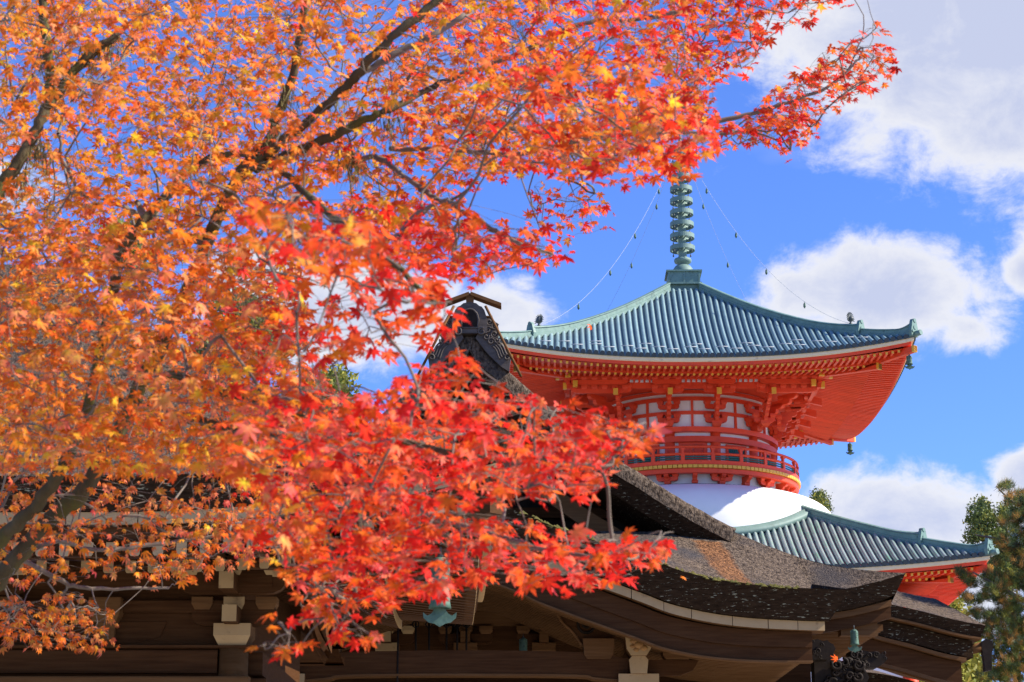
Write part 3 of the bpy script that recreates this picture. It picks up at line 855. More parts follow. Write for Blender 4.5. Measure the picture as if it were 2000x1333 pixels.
# ================================================================ timber halls with cypress bark roofs
BARK = mat('cypress_bark_thatch', (0.036, 0.024, 0.016), (0.20, 0.145, 0.098), 9.0, 0.95, spec=0.1, bump=0.9, bscale=16, contrast=1.7, detail=9.0,
           c3=(0.07, 0.06, 0.055), c3scale=0.45, c3lo=0.50, c3hi=0.72, stretch=(1.5, 0.8, 1.0), bdist=0.12)
BARK_HALL = BARK.copy(); BARK_HALL.name = 'bark_thatch_with_newer_strip'
def newer_strip(m, x0, half, y0, y1):
    nt = m.node_tree; p = nt.nodes['Principled BSDF']; src = p.inputs['Base Color'].links[0].from_socket
    tc = nt.nodes.new('ShaderNodeTexCoord'); sx = nt.nodes.new('ShaderNodeSeparateXYZ'); nt.links.new(tc.outputs['Object'], sx.inputs[0])
    nz_ = nt.nodes.new('ShaderNodeTexNoise'); nz_.inputs['Scale'].default_value = 3.5; nz_.inputs['Detail'].default_value = 6; nt.links.new(tc.outputs['Object'], nz_.inputs['Vector'])
    def mth(op, a, b, c=None):
        n = nt.nodes.new('ShaderNodeMath'); n.operation = op
        for i, v in enumerate((a, b, c)):
            if v is None: continue
            if isinstance(v, (int, float)): n.inputs[i].default_value = v
            else: nt.links.new(v, n.inputs[i])
        return n.outputs[0]
    skew = mth('MULTIPLY_ADD', sx.outputs['Y'], -0.03, x0 + 0.03 * y1)
    d = mth('ABSOLUTE', mth('SUBTRACT', sx.outputs['X'], mth('SUBTRACT', skew, 0.0)), 0.0)
    d = mth('ADD', d, mth('MULTIPLY', mth('SUBTRACT', nz_.outputs[0], 0.5), 0.30))
    r = nt.nodes.new('ShaderNodeMapRange'); r.inputs['From Min'].default_value = half + 0.05; r.inputs['From Max'].default_value = half - 0.09; nt.links.new(d, r.inputs['Value'])
    k = mth('MULTIPLY', r.outputs[0], mth('MULTIPLY', mth('GREATER_THAN', sx.outputs['Y'], y0), mth('LESS_THAN', sx.outputs['Y'], y1)))
    k = mth('MULTIPLY', k, 0.75)
    tintm = nt.nodes.new('ShaderNodeMix'); tintm.data_type = 'RGBA'; tintm.blend_type = 'MULTIPLY'; tintm.inputs['Factor'].default_value = 1.0; tintm.inputs['B'].default_value = (1.8, 1.02, 0.5, 1)
    nt.links.new(src, tintm.inputs['A'])
    mx = nt.nodes.new('ShaderNodeMix'); mx.data_type = 'RGBA'
    nt.links.new(k, mx.inputs['Factor']); nt.links.new(src, mx.inputs['A']); nt.links.new(tintm.outputs['Result'], mx.inputs['B']); nt.links.new(mx.outputs['Result'], p.inputs['Base Color'])
newer_strip(BARK_HALL, 4.80, 0.36, 40.3, 48.45)
BARK_CUT = mat('bark_cut_edge', (0.020, 0.011, 0.006), (0.055, 0.032, 0.017), 9.0, 0.95, spec=0.02, bump=0.9, bscale=30, stretch=(0.6, 1, 3.0),
               c3=(0.33, 0.31, 0.20), c3scale=12.0, c3lo=0.62, c3hi=0.67, bdist=0.03)
WOOD = mat('dark_aged_timber', (0.050, 0.0195, 0.0065), (0.085, 0.037, 0.0135), 2.5, 0.65, spec=0.06, bump=0.15, bscale=14, stretch=(0.5, 3, 8), contrast=1.2)
WOOD_L = mat('weathered_brown_timber', (0.11, 0.050, 0.018), (0.17, 0.084, 0.033), 2.5, 0.7, spec=0.06, bump=0.2, bscale=14, stretch=(0.5, 3, 8))
WOOD_D = mat('dark_timber_with_shade', (0.013, 0.009, 0.006), (0.028, 0.019, 0.013), 5.0, 0.6, spec=0.08, bump=0.2, bscale=20)  # dark timber tone, with shade painted in for the noses and gable wall
CARVE = mat('grey_carved_timber', (0.062, 0.049, 0.039), (0.115, 0.092, 0.073), 5.0, 0.55, spec=0.2, bump=0.25, bscale=18, stretch=(1, 1, 3))
BEIGE = mat('chalky_beige_paint', (0.47, 0.315, 0.15), (0.40, 0.26, 0.12), 3.0, 0.8, spec=0.15, c3=(0.24, 0.15, 0.075), c3scale=5.0, c3lo=0.6, c3hi=0.75)
MOSS = mat('yellow_green_moss', (0.05, 0.052, 0.014), (0.14, 0.115, 0.03), 8.0, 0.95, spec=0.1, bump=0.8, bscale=25)
OCHRE = mat('gilded_carving', (0.42, 0.22, 0.06), (0.28, 0.13, 0.04), 14.0, 0.6, bump=0.8, bscale=30)

def spiral(b, c, r, turns, rad, y, flip=1, mat=0, a0=0.0, n=28):
    pts = []
    for i in range(n + 1):
        t = i / n; a = a0 + flip * turns * 2 * pi * t; rr = r * (1 - 0.86 * t)
        pts.append((c[0] + rr * cos(a), y, c[1] + rr * sin(a)))
    b.tube(pts, [rad * (1 - 0.35 * i / n) for i in range(n + 1)], 6, mat)
def offset_curve(c, d):
    out = []
    for i in range(len(c)):
        a = Vector(c[max(i - 1, 0)]); b_ = Vector(c[min(i + 1, len(c) - 1)])
        t = (b_ - a); t = t.normalized() if t.length else Vector((1, 0))
        n = Vector((t[1], -t[0]))
        if n[1] > 0: n = -n
        dd = d[i] if isinstance(d, list) else d
        out.append((c[i][0] + n[0] * dd, c[i][1] + n[1] * dd))
    return out

def hall_bracket(parent, x, y, z, s=1.0, face=BEIGE, tiers=2):
    """block, arms and small blocks stacked on a pillar head; ends painted"""
    q = 0.27 * s
    b = MB(); b.box(x - q, x + q, y - q, y + q, z + 0.15 * s, z + 0.32 * s, 0, front=1); b.box(x - q, x + q, y - q, y + q, z, z + 0.149 * s, 0, front=1, taper=0.075 * s)
    base = b.build('bracket_base', [WOOD_L, face], parent)
    for t in range(tiers):
        yy = y - 0.42 * s * t; zz = z + (0.30 + 0.42 * t) * s
        H = (0.62 + 0.16 * t) * s; h = 0.24 * s
        b = MB()
        out = [(x - H, zz + h), (x - H, zz + h * 0.5), (x - H * 0.94, zz + h * 0.25), (x - H * 0.8, zz + h * 0.05), (x - H * 0.65, zz), (x + H * 0.65, zz), (x + H * 0.8, zz + h * 0.05), (x + H * 0.94, zz + h * 0.25), (x + H, zz + h * 0.5), (x + H, zz + h)]
        b.prism(out, yy - 0.10 * s, yy + 0.10 * s); b.build('bracket_arm', WOOD, base)
        b = MB(); b.box(x - 0.105 * s, x + 0.105 * s, yy - 0.62 * s, yy + 0.3, zz + 0.004, zz + h + 0.004, 0, front=1); b.build('projecting_arm', [WOOD, face], base)
        for dx in (-1, 0, 1):
            bx = x + dx * (H - 0.15 * s); w = 0.155 * s
            b = MB(); b.box(bx - w, bx + w, yy - w, yy + w, zz + h + 0.085 * s, zz + h + 0.18 * s, 0, front=1); b.box(bx - w, bx + w, yy - w, yy + w, zz + h, zz + h + 0.084 * s, 0, front=1, taper=0.045 * s)
            b.build('bearing_block', [WOOD_L, face if (dx == 0 or t == tiers - 1) else WOOD_L], base)
    return base

# ---------------------------------------------------------------- the near hall on the left
near = thing('bark_roofed_hall', 'dark timber hall with a hipped bark roof behind the maple on the left', 'hall', (0, 0, 0))
EX0, EX1, EY0, EY1 = -19.4, 0.0, 23.3, 38.7
NPROF = [(0, 6.18), (1.2, 6.75), (2.45, 7.45), (5, 9.1), (7.34, 10.9), (7.7, 11.2)]
def nlift(x, y):
    cx = min(x - EX0, EX1 - x); cy = min(y - EY0, EY1 - y)
    e = max(min(cx, cy), 0.0); c = max(cx, cy)
    t_ = 0.30 * max(0, 1 - abs(32.5 - y) / 3.0) ** 2 * max(0, 1 - (EX1 - x) / 3.0)     # upturned end of the right-hand eave
    return 0.65 * max(0, 1 - c / 4.8) ** 2 * max(0, 1 - e / 5.0) * min(1, max(0, (33 - y) / 3)) + t_
def nz(x, y):
    e = max(min(x - EX0, EX1 - x, y - EY0, EY1 - y), 0)
    return interp(NPROF, e) + nlift(x, y)
rb = MB()
NX, NY = 110, 90
for i in range(NX + 1):
    for j in range(NY + 1):
        x = lerp(EX0, EX1, i / NX); y = lerp(EY0, EY1, j / NY)
        rb.v.append((x, y, nz(x, y) + random.uniform(-0.012, 0.012)))
for i in range(NX):
    for j in range(NY):
        A = i * (NY + 1) + j
        rb.face((A, A + NY + 1, A + NY + 2, A + 1), 0, True)
# thick cut edge all round, undercut
per = [(lerp(EX0, EX1, i / 80), EY0) for i in range(80)] + [(EX1, lerp(EY0, EY1, i / 60)) for i in range(60)] + [(lerp(EX1, EX0, i / 80), EY1) for i in range(80)] + [(EX0, lerp(EY1, EY0, i / 60)) for i in range(60)]
def inset(x, y, d): return (min(max(x, EX0 + d), EX1 - d), min(max(y, EY0 + d), EY1 - d))
def perim_strip(b, d0, z0, d1, z1, mt, smooth=False):
    o = len(b.v); n = len(per)
    for (x, y) in per:
        L = nlift(x, y); a = inset(x, y, d0); c = inset(x, y, d1)
        b.v.append((a[0], a[1], z0 + L)); b.v.append((c[0], c[1], z1 + L))
    for i in range(n):
        i2 = (i + 1) % n
        b.face((o + 2 * i + 1, o + 2 * i2 + 1, o + 2 * i2, o + 2 * i), mt, smooth)
perim_strip(rb, 0.0, 6.18, 0.16, 5.79, 1); perim_strip(rb, 0.16, 5.79, 1.0, 5.79, 1)
near_roof = rb.build('bark_roof', [BARK, BARK_CUT], near)
# painted eave boards along the front and the right side, one by one
nb = 22
for i in range(nb):
    x0 = lerp(EX0 + 0.3, EX1 - 0.16, i / nb) + 0.006; x1 = lerp(EX0 + 0.3, EX1 - 0.16, (i + 1) / nb) - 0.006
    xs = [lerp(x0, x1, k / 4) for k in range(5)]
    b = MB(); b.band([(x, 5.78 + nlift(x, EY0)) for x in xs], [(x, 5.63 + nlift(x, EY0)) for x in xs], EY0 + 0.2, EY0 + 0.6, 0, 1)
    b.build('eave_board', [WOOD, BEIGE], near)
for i in range(16):
    y0 = lerp(EY0 + 0.62, EY1 - 0.3, i / 16) + 0.006; y1 = lerp(EY0 + 0.62, EY1 - 0.3, (i + 1) / 16) - 0.006
    if y1 > 32.5: continue
    ys = [lerp(y0, y1, k / 4) for k in range(5)]
    b = MB(); b.band([(y, 5.78 + nlift(EX1, y)) for y in ys], [(y, 5.63 + nlift(EX1, y)) for y in ys], 0, 0.4)
    R_ = Matrix(((0, -1, 0, EX1 - 0.18), (1, 0, 0, 0), (0, 0, 1, 0), (0, 0, 0, 1)))
    b.v = [tuple(R_ @ Vector(v)) for v in b.v]
    b.build('eave_board', BEIGE, near)
b = MB(); perim_strip(b, 0.30, 5.62, 0.34, 5.46, 0); perim_strip(b, 0.34, 5.46, 0.6, 5.46, 0); b.build('eave_fascia', WOOD, near)
b = MB(); perim_strip(b, 0.30, 5.455, 1.75, 5.62, 0); perim_strip(b, 1.6, 5.44, 4.2, 6.15, 0); b.build('eave_boarding', WOOD, near)
def nraf(x0, y0, x1, y1, z0, z1, w, h, nm):
    A = Vector((x0, y0, z0)); B = Vector((x1, y1, z1)); d = (B - A); s_ = Vector((d.y, -d.x, 0)).normalized() * (w / 2)
    H = Vector((0, 0, h)); k = 0.025
    b = MB(); b.add([A - s_ - H, A + s_ - H, B + s_ - H, B - s_ - H, A - s_, A + s_, B + s_, B - s_], [(3, 2, 1, 0), (4, 5, 6, 7), (1, 2, 6, 5), (2, 3, 7, 6), (3, 0, 4, 7)], 0)
    # painted end with clipped lower corners
    e = d.normalized() * -0.012
    q = [A - s_ - H + Vector((0, 0, k)) + e, A - s_ * 0.7 - H + e, A + s_ * 0.7 - H + e, A + s_ - H + Vector((0, 0, k)) + e, A + s_ + e, A - s_ + e]
    b.add(q + [v - e for v in q], [(0, 1, 2, 3, 4, 5)] + [(i, i + 6, (i + 1) % 6 + 6, (i + 1) % 6) for i in range(6)], 1)
    b.build(nm, [WOOD, BEIGE], near)
n = 66; sp = (EX1 - EX0 - 0.9) / n
for i in range(n):
    x = EX0 + 0.45 + sp * (i + 0.5); L = nlift(x, EY0)
    nraf(x, EY0 + 0.36, x, EY0 + 1.75, 5.445 + L, 5.60 + L * 0.6, 0.125, 0.17, 'flying_rafter')
    if EX0 + 1.7 < x < EX1 - 1.7: nraf(x, EY0 + 1.62, x, EY0 + 3.9, 5.43 + L * 0.7, 6.02 + L * 0.2, 0.125, 0.17, 'base_rafter')
n = 52; sp = (EY1 - EY0 - 0.9) / n
for i in range(n):
    y = EY0 + 0.45 + sp * (i + 0.5); L = nlift(EX1, y)
    if y > 32.3: continue
    nraf(EX1 - 0.36, y, EX1 - 1.75, y, 5.445 + L, 5.60 + L * 0.6, 0.125, 0.17, 'side_flying_rafter')
    if EY0 + 1.7 < y < EY1 - 1.7: nraf(EX1 - 1.62, y, EX1 - 3.9, y, 5.43 + L * 0.7, 6.02 + L * 0.2, 0.125, 0.17, 'side_base_rafter')
b = MB(); d = Vector((-1, 1, 0)).normalized(); s_ = Vector((1, 1, 0)).normalized() * 0.11
for (q0, q1, z0, z1) in ((0.18, 2.0, 6.02, 5.95), (1.55, 4.2, 5.72, 6.1)):
    A = Vector((EX1 - q0, EY0 + q0, z0)); B = Vector((EX1 - q1, EY0 + q1, z1)); H = Vector((0, 0, 0.26))
    b.add([A - s_ - H, A + s_ - H, B + s_ - H, B - s_ - H, A - s_, A + s_, B + s_, B - s_], [(3, 2, 1, 0), (4, 5, 6, 7), (0, 1, 5, 4), (1, 2, 6, 5), (2, 3, 7, 6), (3, 0, 4, 7)])
b.build('hip_rafter', WOOD, near)
WX, WY = -3.75, 27.0
# timber frame
def timber(nm, x0, x1, y0, y1, z0, z1, m=WOOD, parent=near, front=None):
    b = MB(); e = 0.015
    b.box(x0, x1, y0 + e, y1 - e, z0 + e, z1 - e, 0, front=front); b.box(x0 + 0.002, x1 - 0.002, y0, y1, z0 + 2 * e, z1 - 2 * e, 0)
    return b.build(nm, m, parent)
for x in (-3.75, -7.2, -10.65, -14.1, -17.0):
    b = MB(); b.tube([(x, WY, 0.8), (x, WY, 4.56)], 0.2, 20); b.build('pillar', WOOD_L, near)
    hall_bracket(near, x, WY, 4.56, 0.92)
for y in (30.0, 33.0, 35.0):
    b = MB(); b.tube([(-3.75, y, 0.8), (-3.75, y, 4.56)], 0.2, 16); b.build('pillar', WOOD_L, near)
timber('head_tie_beam', -17.3, -3.95, 26.88, 27.12, 4.19, 4.53)
timber('head_tie_beam', -3.62, -3.38, 27.2, 35.2, 4.19, 4.53); timber('head_tie_beam', -3.9, -3.6, 27.1, 27.12, 4.2, 4.5)
timber('lintel_beam', -17.3, -3.5, 26.70, 26.95, 3.86, 4.16, WOOD_L)
timber('lintel_beam', -3.55, -3.3, 26.97, 35.2, 3.86, 4.16)
timber('wall_plate', -17.5, -3.3, 26.78, 27.22, 4.535, 4.56)
b = MB()
b.box(-17.2, -3.8, 27.02, 27.1, 0.8, 6.1); b.box(-3.8, -3.72, 27.2, 35.2, 0.8, 6.1)
b.build('plank_wall', WOOD, near)
timber('eave_purlin', -18.0, -2.7, 25.62, 25.86, 5.42, 5.66); timber('eave_purlin', -2.85, -2.6, 25.9, 36.0, 5.42, 5.66)
timber('inner_purlin', -17.5, -3.2, 26.5, 26.72, 5.30, 5.55)
timber('inner_purlin', -17.5, -3.2, 26.9, 27.0, 5.0, 5.2)
for x in (-5.47, -8.9, -12.4):   # struts between the pillars
    b = MB(); b.prism([(x - 0.12, 4.56), (x + 0.12, 4.56), (x + 0.12, 4.9), (x - 0.12, 4.9)], 26.9, 27.0)
    b.box(x - 0.215, x + 0.215, 26.72, 27.05, 5.02, 5.2); b.box(x - 0.215, x + 0.215, 26.72, 27.05, 4.88, 5.019, taper=0.06)
    b.build('strut_block', WOOD_L, near)
    b = MB(); b.prism([(x - 0.8, 4.9), (x - 0.72, 4.7), (x - 0.4, 4.62), (x + 0.4, 4.62), (x + 0.72, 4.7), (x + 0.8, 4.9)], 27.0, 27.015); b.build('carved_panel', WOOD, near)
b = MB(); b.box(-18.5, -2.2, 25.2, 37.5, 0.0, 0.8); b.build('stone_platform', STONE, near)
w = thing('wind_bell', 'large green bronze wind bell under the near hall corner among red leaves', 'bell', P(860, 1088, 24.2), 'timber hall wind bells')
wind_bell_parts(w, 0.68, zs=1.75)
b = MB(); b.tube([(0, 0, 0.15), (0, 0, 0.85)], 0.012, 5); b.build('hanger', DARKMETAL, w)

# the right-hand eave stops short of the neighbouring hall
for o_ in near.children_recursive:
    co = np.empty(len(o_.data.vertices) * 3); o_.data.vertices.foreach_get('co', co); co = co.reshape(-1, 3)
    k_ = 1 - 0.95 * np.clip((co[:, 1] - 32.5) / 0.35, 0, 1) - 0.012 * (co[:, 1] - EY0)
    m_ = co[:, 0] > -3.2
    co[m_, 0] = -3.2 + (co[m_, 0] + 3.2) * k_[m_]
    o_.data.vertices.foreach_set('co', co.ravel()); o_.data.update()

# ---------------------------------------------------------------- the gabled hall in the middle
hall = thing('gabled_bark_hall', 'weathered timber hall with bark gable roof and curved porch before the pagoda', 'hall', (0, 0, 0))
CX = -1.07
YF, YG = 40.0, 48.6
TOP = [(0, 9.0), (0.7, 8.9), (1.38, 8.66), (1.82, 8.46), (2.92, 8.07), (3.97, 7.71), (4.58, 7.49), (5.43, 7.31), (6.27, 7.21), (7.2, 7.16), (7.9, 7.14)]
TOPC = smooth_curve(TOP, 44)
FULL = [(CX - a, z) for a, z in reversed(TOPC[1:])] + [(CX + a, z) for a, z in TOPC]
def Tz(dx): return interp(TOPC, abs(dx))
# verge of the gable, right side, as seen (converted from the outline at the gable plane)
VG = [(918, 656), (924, 661), (956, 690), (980, 710), (1000, 727), (1040, 762), (1125, 836), (1210, 896), (1250, 920), (1300, 952), (1350, 982), (1400, 1010), (1440, 1030)]
VGW = [(P(a, c, YG).x - CX, P(a, c, YG).z) for a, c in VG]
VGW[0] = (0.0, VGW[0][1] + 0.06)
VC = smooth_curve([VGW[0], (0.16, VGW[0][1] - 0.02), (0.30, VGW[0][1] - 0.17)] + VGW[2:], 66)
HX, HZ = VC[-1]              # foot of the verge
EXR, EYF, EZ = 10.1, 45.5, 8.28
def hipY(dx): return lerp(YG + 0.7, EYF, min(1, max(0, (dx - HX) / (EXR - HX))))
def hipZ(dx):
    t = min(1, max(0, (dx - HX) / (EXR - HX)))
    return lerp(HZ, EZ, t) - 0.32 * sin(pi * t) * 0.8
rf = MB()
def skirt(u, v):
    dx = (2 * u - 1) * 7.9
    a = abs(dx)
    yb = YG + 0.9 if a < HX else hipY(a); zb = HZ + 0.05 if a < HX else hipZ(a)
    y = lerp(YF, yb, v); ex = 1.12 + 0.9 * max(0, (a - 4.5) / 3.4)
    return (CX + dx, y, lerp(Tz(dx), zb, v ** ex) + random.uniform(-0.018, 0.018))
rf.grid(skirt, 120, 50, 0, True)
def eavez(a): return interp([(7.9, 7.80), (8.85, 7.94), (9.6, 8.12), (10.1, 8.28)], a)
for sg in (1, -1):
    def corner(u, v):
        a = lerp(7.88, EXR, u); yb = max(hipY(a), EYF + 0.001); zb = hipZ(a)
        y = lerp(EYF, yb, v)
        return (CX + sg * a, y, lerp(eavez(a), zb, v ** 1.2) + random.uniform(-0.01, 0.01))
    rf.grid(corner, 16, 16, 0, True, sg < 0)
    # side slope running back, and the gable slopes
    def sidef(u, v):
        y = lerp(EYF, 66, u)
        top_x = lerp(EXR, HX, min(1, (y - EYF) / (YG + 0.7 - EYF))); tz = hipZ(top_x)
        a = lerp(EXR, top_x, v)
        return (CX + sg * a, y, lerp(EZ - 0.45 * (1 - max(0, 1 - (y - EYF) / 5) ** 2), tz, v ** 1.25))
    rf.grid(sidef, 40, 12, 0, True, sg < 0)
    def gabf(u, v):
        k = u * (len(VC) - 1); i = min(int(k), len(VC) - 2); f = k - i
        return (CX + sg * lerp(VC[i][0], VC[i + 1][0], f), lerp(YG + 0.62, 66, v), lerp(VC[i][1], VC[i + 1][1], f))
    rf.grid(gabf, 60, 10, 0, True, sg < 0)
    # rolled verge: surface turns over towards the gable front
    rows = [(0.0, YG + 0.63), (0.004, YG + 0.3), (0.03, YG + 0.1), (0.10, YG + 0.02), (0.24, YG + 0.0), (0.40, YG - 0.02)]
    offs = [offset_curve(VC, d_) for d_, _ in rows]
    o = len(rf.v); L = len(rows)
    for i in range(len(VC)):
        for j in range(L): rf.v.append((CX + sg * max(offs[j][i][0], 0.0), rows[j][1], offs[j][i][1] + random.uniform(-0.008, 0.008)))
    for i in range(len(VC) - 1):
        for j in range(L - 1):
            q = (o + i * L + j, o + (i + 1) * L + j, o + (i + 1) * L + j + 1, o + i * L + j + 1)
            rf.face(q if sg < 0 else tuple(reversed(q)), 0, True)
    o = len(rf.v)
    c1 = offset_curve(VC, 0.405); c2 = offset_curve(VC, 0.80)
    for i in range(len(VC)):
        rf.v.append((CX + sg * max(c1[i][0], 0), YG - 0.018, c1[i][1])); rf.v.append((CX + sg * max(c2[i][0], 0), YG + 0.30, c2[i][1])); rf.v.append((CX + sg * max(c2[i][0], 0), YG + 3.4, c2[i][1]))
    for i in range(len(VC) - 1):
        for j in range(2):
            q = (o + i * 3 + j, o + (i + 1) * 3 + j, o + (i + 1) * 3 + j + 1, o + i * 3 + j + 1)
            rf.face(q if sg < 0 else tuple(reversed(q)), 1)
# thick front edge of the porch, undercut, and its soffit
def edge_strip(b, c_top, c_bot, y0, y1, mt):
    o = len(b.v); n = len(c_top)
    for i in range(n): b.v.append((c_top[i][0], y0, c_top[i][1])); b.v.append((c_bot[i][0], y1, c_bot[i][1]))
    for i in range(n - 1): b.face((o + 2 * i + 1, o + 2 * i + 3, o + 2 * i + 2, o + 2 * i), mt)
def shrink(c, k): return [(CX + (x - CX) * k, z) for x, z in c]
CB = [(x, z - 0.60) for x, z in shrink(FULL, 0.945)]
edge_strip(rf, FULL, CB, YF, YF + 0.22, 1)
edge_strip(rf, CB, [(x, z + 0.05) for x, z in CB], YF + 0.22, YF + 1.2, 1)
for sg in (1, -1):   # cut ends of the porch roof
    i = -1 if sg > 0 else 0
    T0 = FULL[i]; B0 = CB[i]
    vs = [(T0[0], YF, T0[1]), (T0[0], YF + 8, T0[1] + 1.3), (B0[0], YF + 8, B0[1] + 1.3), (B0[0], YF + 0.22, B0[1])]
    rf.add(vs, [(0, 3, 2, 1) if sg > 0 else (0, 1, 2, 3)], 1)
    # cut edge of the main eave beyond the porch
    A = [lerp(7.2, EXR, k / 10) for k in range(11)]
    ct = [(CX + sg * a, eavez(a)) for a in A]; cb = [(CX + sg * (a - 0.22 * max(0, (a - 9.0) / 1.1)), eavez(a) - 0.46) for a in A]
    if sg < 0: ct.reverse(); cb.reverse()
    edge_strip(rf, ct, cb, EYF, EYF + 0.18, 1); edge_strip(rf, cb, [(x, z + 0.02) for x, z in cb], EYF + 0.18, EYF + 1.0, 1)
    def sidecut(u, v):
        y = lerp(EYF, 66, u); dz = -0.45 * (1 - max(0, 1 - (y - EYF) / 5) ** 2)
        return (CX + sg * (EXR - 0.22 * v), y + 0.18 * v * (1 if u == 0 else 0), EZ + dz - 0.46 * v)
    rf.grid(sidecut, 30, 1, 1, False, sg > 0)
hall_roof = rf.build('bark_roof', [BARK_HALL, BARK_CUT], hall)
# moss cushions along the edge of the porch roof
ms = MB()
for i in range(420):
    t = random.random(); dx = lerp(1.2, 6.9, t); yy = YF + abs(random.gauss(0, 0.16)) ; s_ = random.uniform(0.03, 0.085)
    z = Tz(dx) + (yy - YF) * 0.16
    if random.random() > 1.0 - 0.55 * abs(sin(dx * 2.1 + 0.6)) - 0.25: 
        c = Vector((CX + dx + random.uniform(-0.1, 0.1), yy, z - 0.01))
        k = 6
        ringv = [c + Vector((cos(2 * pi * j / k) * s_ * random.uniform(0.8, 1.5), sin(2 * pi * j / k) * s_, -0.02)) for j in range(k)] + [c + Vector((0, 0, s_ * random.uniform(0.5, 0.9)))]
        ms.add(ringv, [(j, (j + 1) % k, k) for j in range(k)], 0, True)
ms.build('moss', MOSS, hall_roof, kind='stuff')
# painted boards under the bark, one by one
nseg = 30
KB = [(x, z - 0.605) for x, z in shrink(FULL, 0.935)]
def cut(c, t0, t1, k=5):
    out = []
    for j in range(k):
        t = lerp(t0, t1, j / (k - 1)) * (len(c) - 1); i = min(int(t), len(c) - 2); f = t - i
        out.append((lerp(c[i][0], c[i + 1][0], f), lerp(c[i][1], c[i + 1][1], f)))
    return out
bt = [0.0]; 
while bt[-1] < 1: bt.append(min(1.0, bt[-1] + random.uniform(0.030, 0.052)))
for i in range(len(bt) - 1):
    if bt[i + 1] - bt[i] < 0.01: continue
    c = cut(KB, bt[i] + 0.0004, bt[i + 1] - 0.0004)
    b = MB(); b.band(c, [(x, z - 0.185) for x, z in c], YF + 0.30 + random.uniform(-0.006, 0.006), YF + 0.85, 0, 1)
    b.build('eave_board', [WOOD_L, BEIGE], hall)
HB = shrink(FULL, 0.905)
th = [0.70 - 0.16 * (abs(x - CX) / 7.15) ** 1.5 for x, z in HB]
b = MB(); t0 = [(x, z - 0.792) for x, z in HB]; t1 = [(x, z - 0.82 - h * 0.52) for (x, z), h in zip(HB, th)]; t2 = [(x, z - 0.82 - h) for (x, z), h in zip(HB, th)]
b.band(t0, t1, YF + 0.52, YF + 0.75); b.band([(x, z - 0.002) for x, z in t1], t2, YF + 0.58, YF + 0.75)
b.build('curved_bargeboard', WOOD, hall)
b = MB(); b.band([(x, z - 0.003) for x, z in t2], [(x, z - 0.04) for x, z in t2], YF + 0.50, YF + 0.80); b.build('bargeboard_moulding', WOOD_L, hall)
# curved rafters one behind the other under the porch
RC = [(x, z + 0.16) for x, z in t2][::3] 
for i in range(20):
    y = YF + 0.95 + 0.27 * i
    b = MB(); b.band(RC, [(x, z - 0.11) for x, z in RC], y, y + 0.13); b.build('curved_rafter', WOOD_L, hall)
b = MB(); b.band([(x, z + 0.03) for x, z in RC], [(x, z + 0.002) for x, z in RC], YF + 0.85, YF + 6.5); b.build('porch_boarding', WOOD, hall)
# porch frame: pillars, rainbow beam, brackets, carved panels
PXL, PXR, YP = P(560, 1290, 42).x, P(1245, 1290, 42).x, 42.0
for x in (PXL, PXR):
    b = MB(); b.box(x - 0.26, x + 0.26, YP - 0.26, YP + 0.26, 0.6, 5.35); b.box(x - 0.22, x + 0.22, YP - 0.285, YP + 0.285, 0.6, 5.34); b.build('porch_pillar', WOOD_L, hall)
    # stacked block with gilded animal carving
    bs = MB(); bs.box(x - 0.42, x + 0.42, YP - 0.36, YP + 0.36, 5.35, 5.62, 0, front=1); base = bs.build('pillar_capital', [WOOD_L, BEIGE], hall)
    b = MB(); b.prism([(x - 0.17, 5.62), (x + 0.17, 5.62), (x + 0.2, 5.9), (x + 0.12, 6.0), (x - 0.12, 6.0), (x - 0.2, 5.9)], YP - 0.42, YP + 0.2, front=1); b.build('capital_arm', [WOOD_L, BEIGE], base)
    b = MB(); b.prism([(x - 0.16, 5.98), (x + 0.16, 5.98), (x + 0.25, 6.12), (x + 0.28, 6.4), (x + 0.22, 6.42), (x - 0.22, 6.42), (x - 0.28, 6.4), (x - 0.25, 6.12)], YP - 0.5, YP + 0.2, front=1); b.build('capital_block', [WOOD_L, BEIGE], base)
    b = MB()
    for (ox, oz, rr) in ((-0.1, 6.28, 0.07), (0.0, 6.2, 0.09), (0.1, 6.14, 0.07), (-0.05, 6.1, 0.05), (0.12, 6.3, 0.05), (-0.13, 6.17, 0.045)):
        b.lathe([(0, -rr), (rr * 0.7, -rr * 0.6), (rr, 0), (rr * 0.7, rr * 0.6), (0, rr)], 8, 0, True, M=Matrix.Translation((x + ox, YP - 0.50, oz)) @ Matrix.Diagonal((1.3, 0.5, 1, 1)))
    b.build('gilded_lion_carving', OCHRE, base)
    b = MB(); b.prism([(x - 0.16, 6.42), (x + 0.16, 6.42), (x + 0.15, 6.86), (x - 0.15, 6.86)], YP - 0.38, YP + 0.1, front=1); b.build('capital_post', [WOOD_L, BEIGE], base)
    for sg in (-1, 1):
        cx_ = x + sg * 0.82
        b = MB(); b.prism([(cx_ - 0.30, 6.02), (cx_ - 0.24, 5.94), (cx_ + 0.24, 5.94), (cx_ + 0.30, 6.02), (cx_ + 0.33, 6.36), (cx_ - 0.33, 6.36)], YP - 0.25, YP + 0.25); b.build('side_bearing_block', WOOD_L, base)
        b = MB(); b.prism([(x + sg * 0.2, 5.6), (x + sg * 0.9, 5.62), (x + sg * 1.15, 5.72), (x + sg * 1.28, 5.93), (x + sg * 0.2, 5.93)] if sg > 0 else [(x + sg * 0.2, 5.93), (x + sg * 1.28, 5.93), (x + sg * 1.15, 5.72), (x + sg * 0.9, 5.62), (x + sg * 0.2, 5.6)], YP - 0.12, YP + 0.12); b.build('side_arm', WOOD, base)
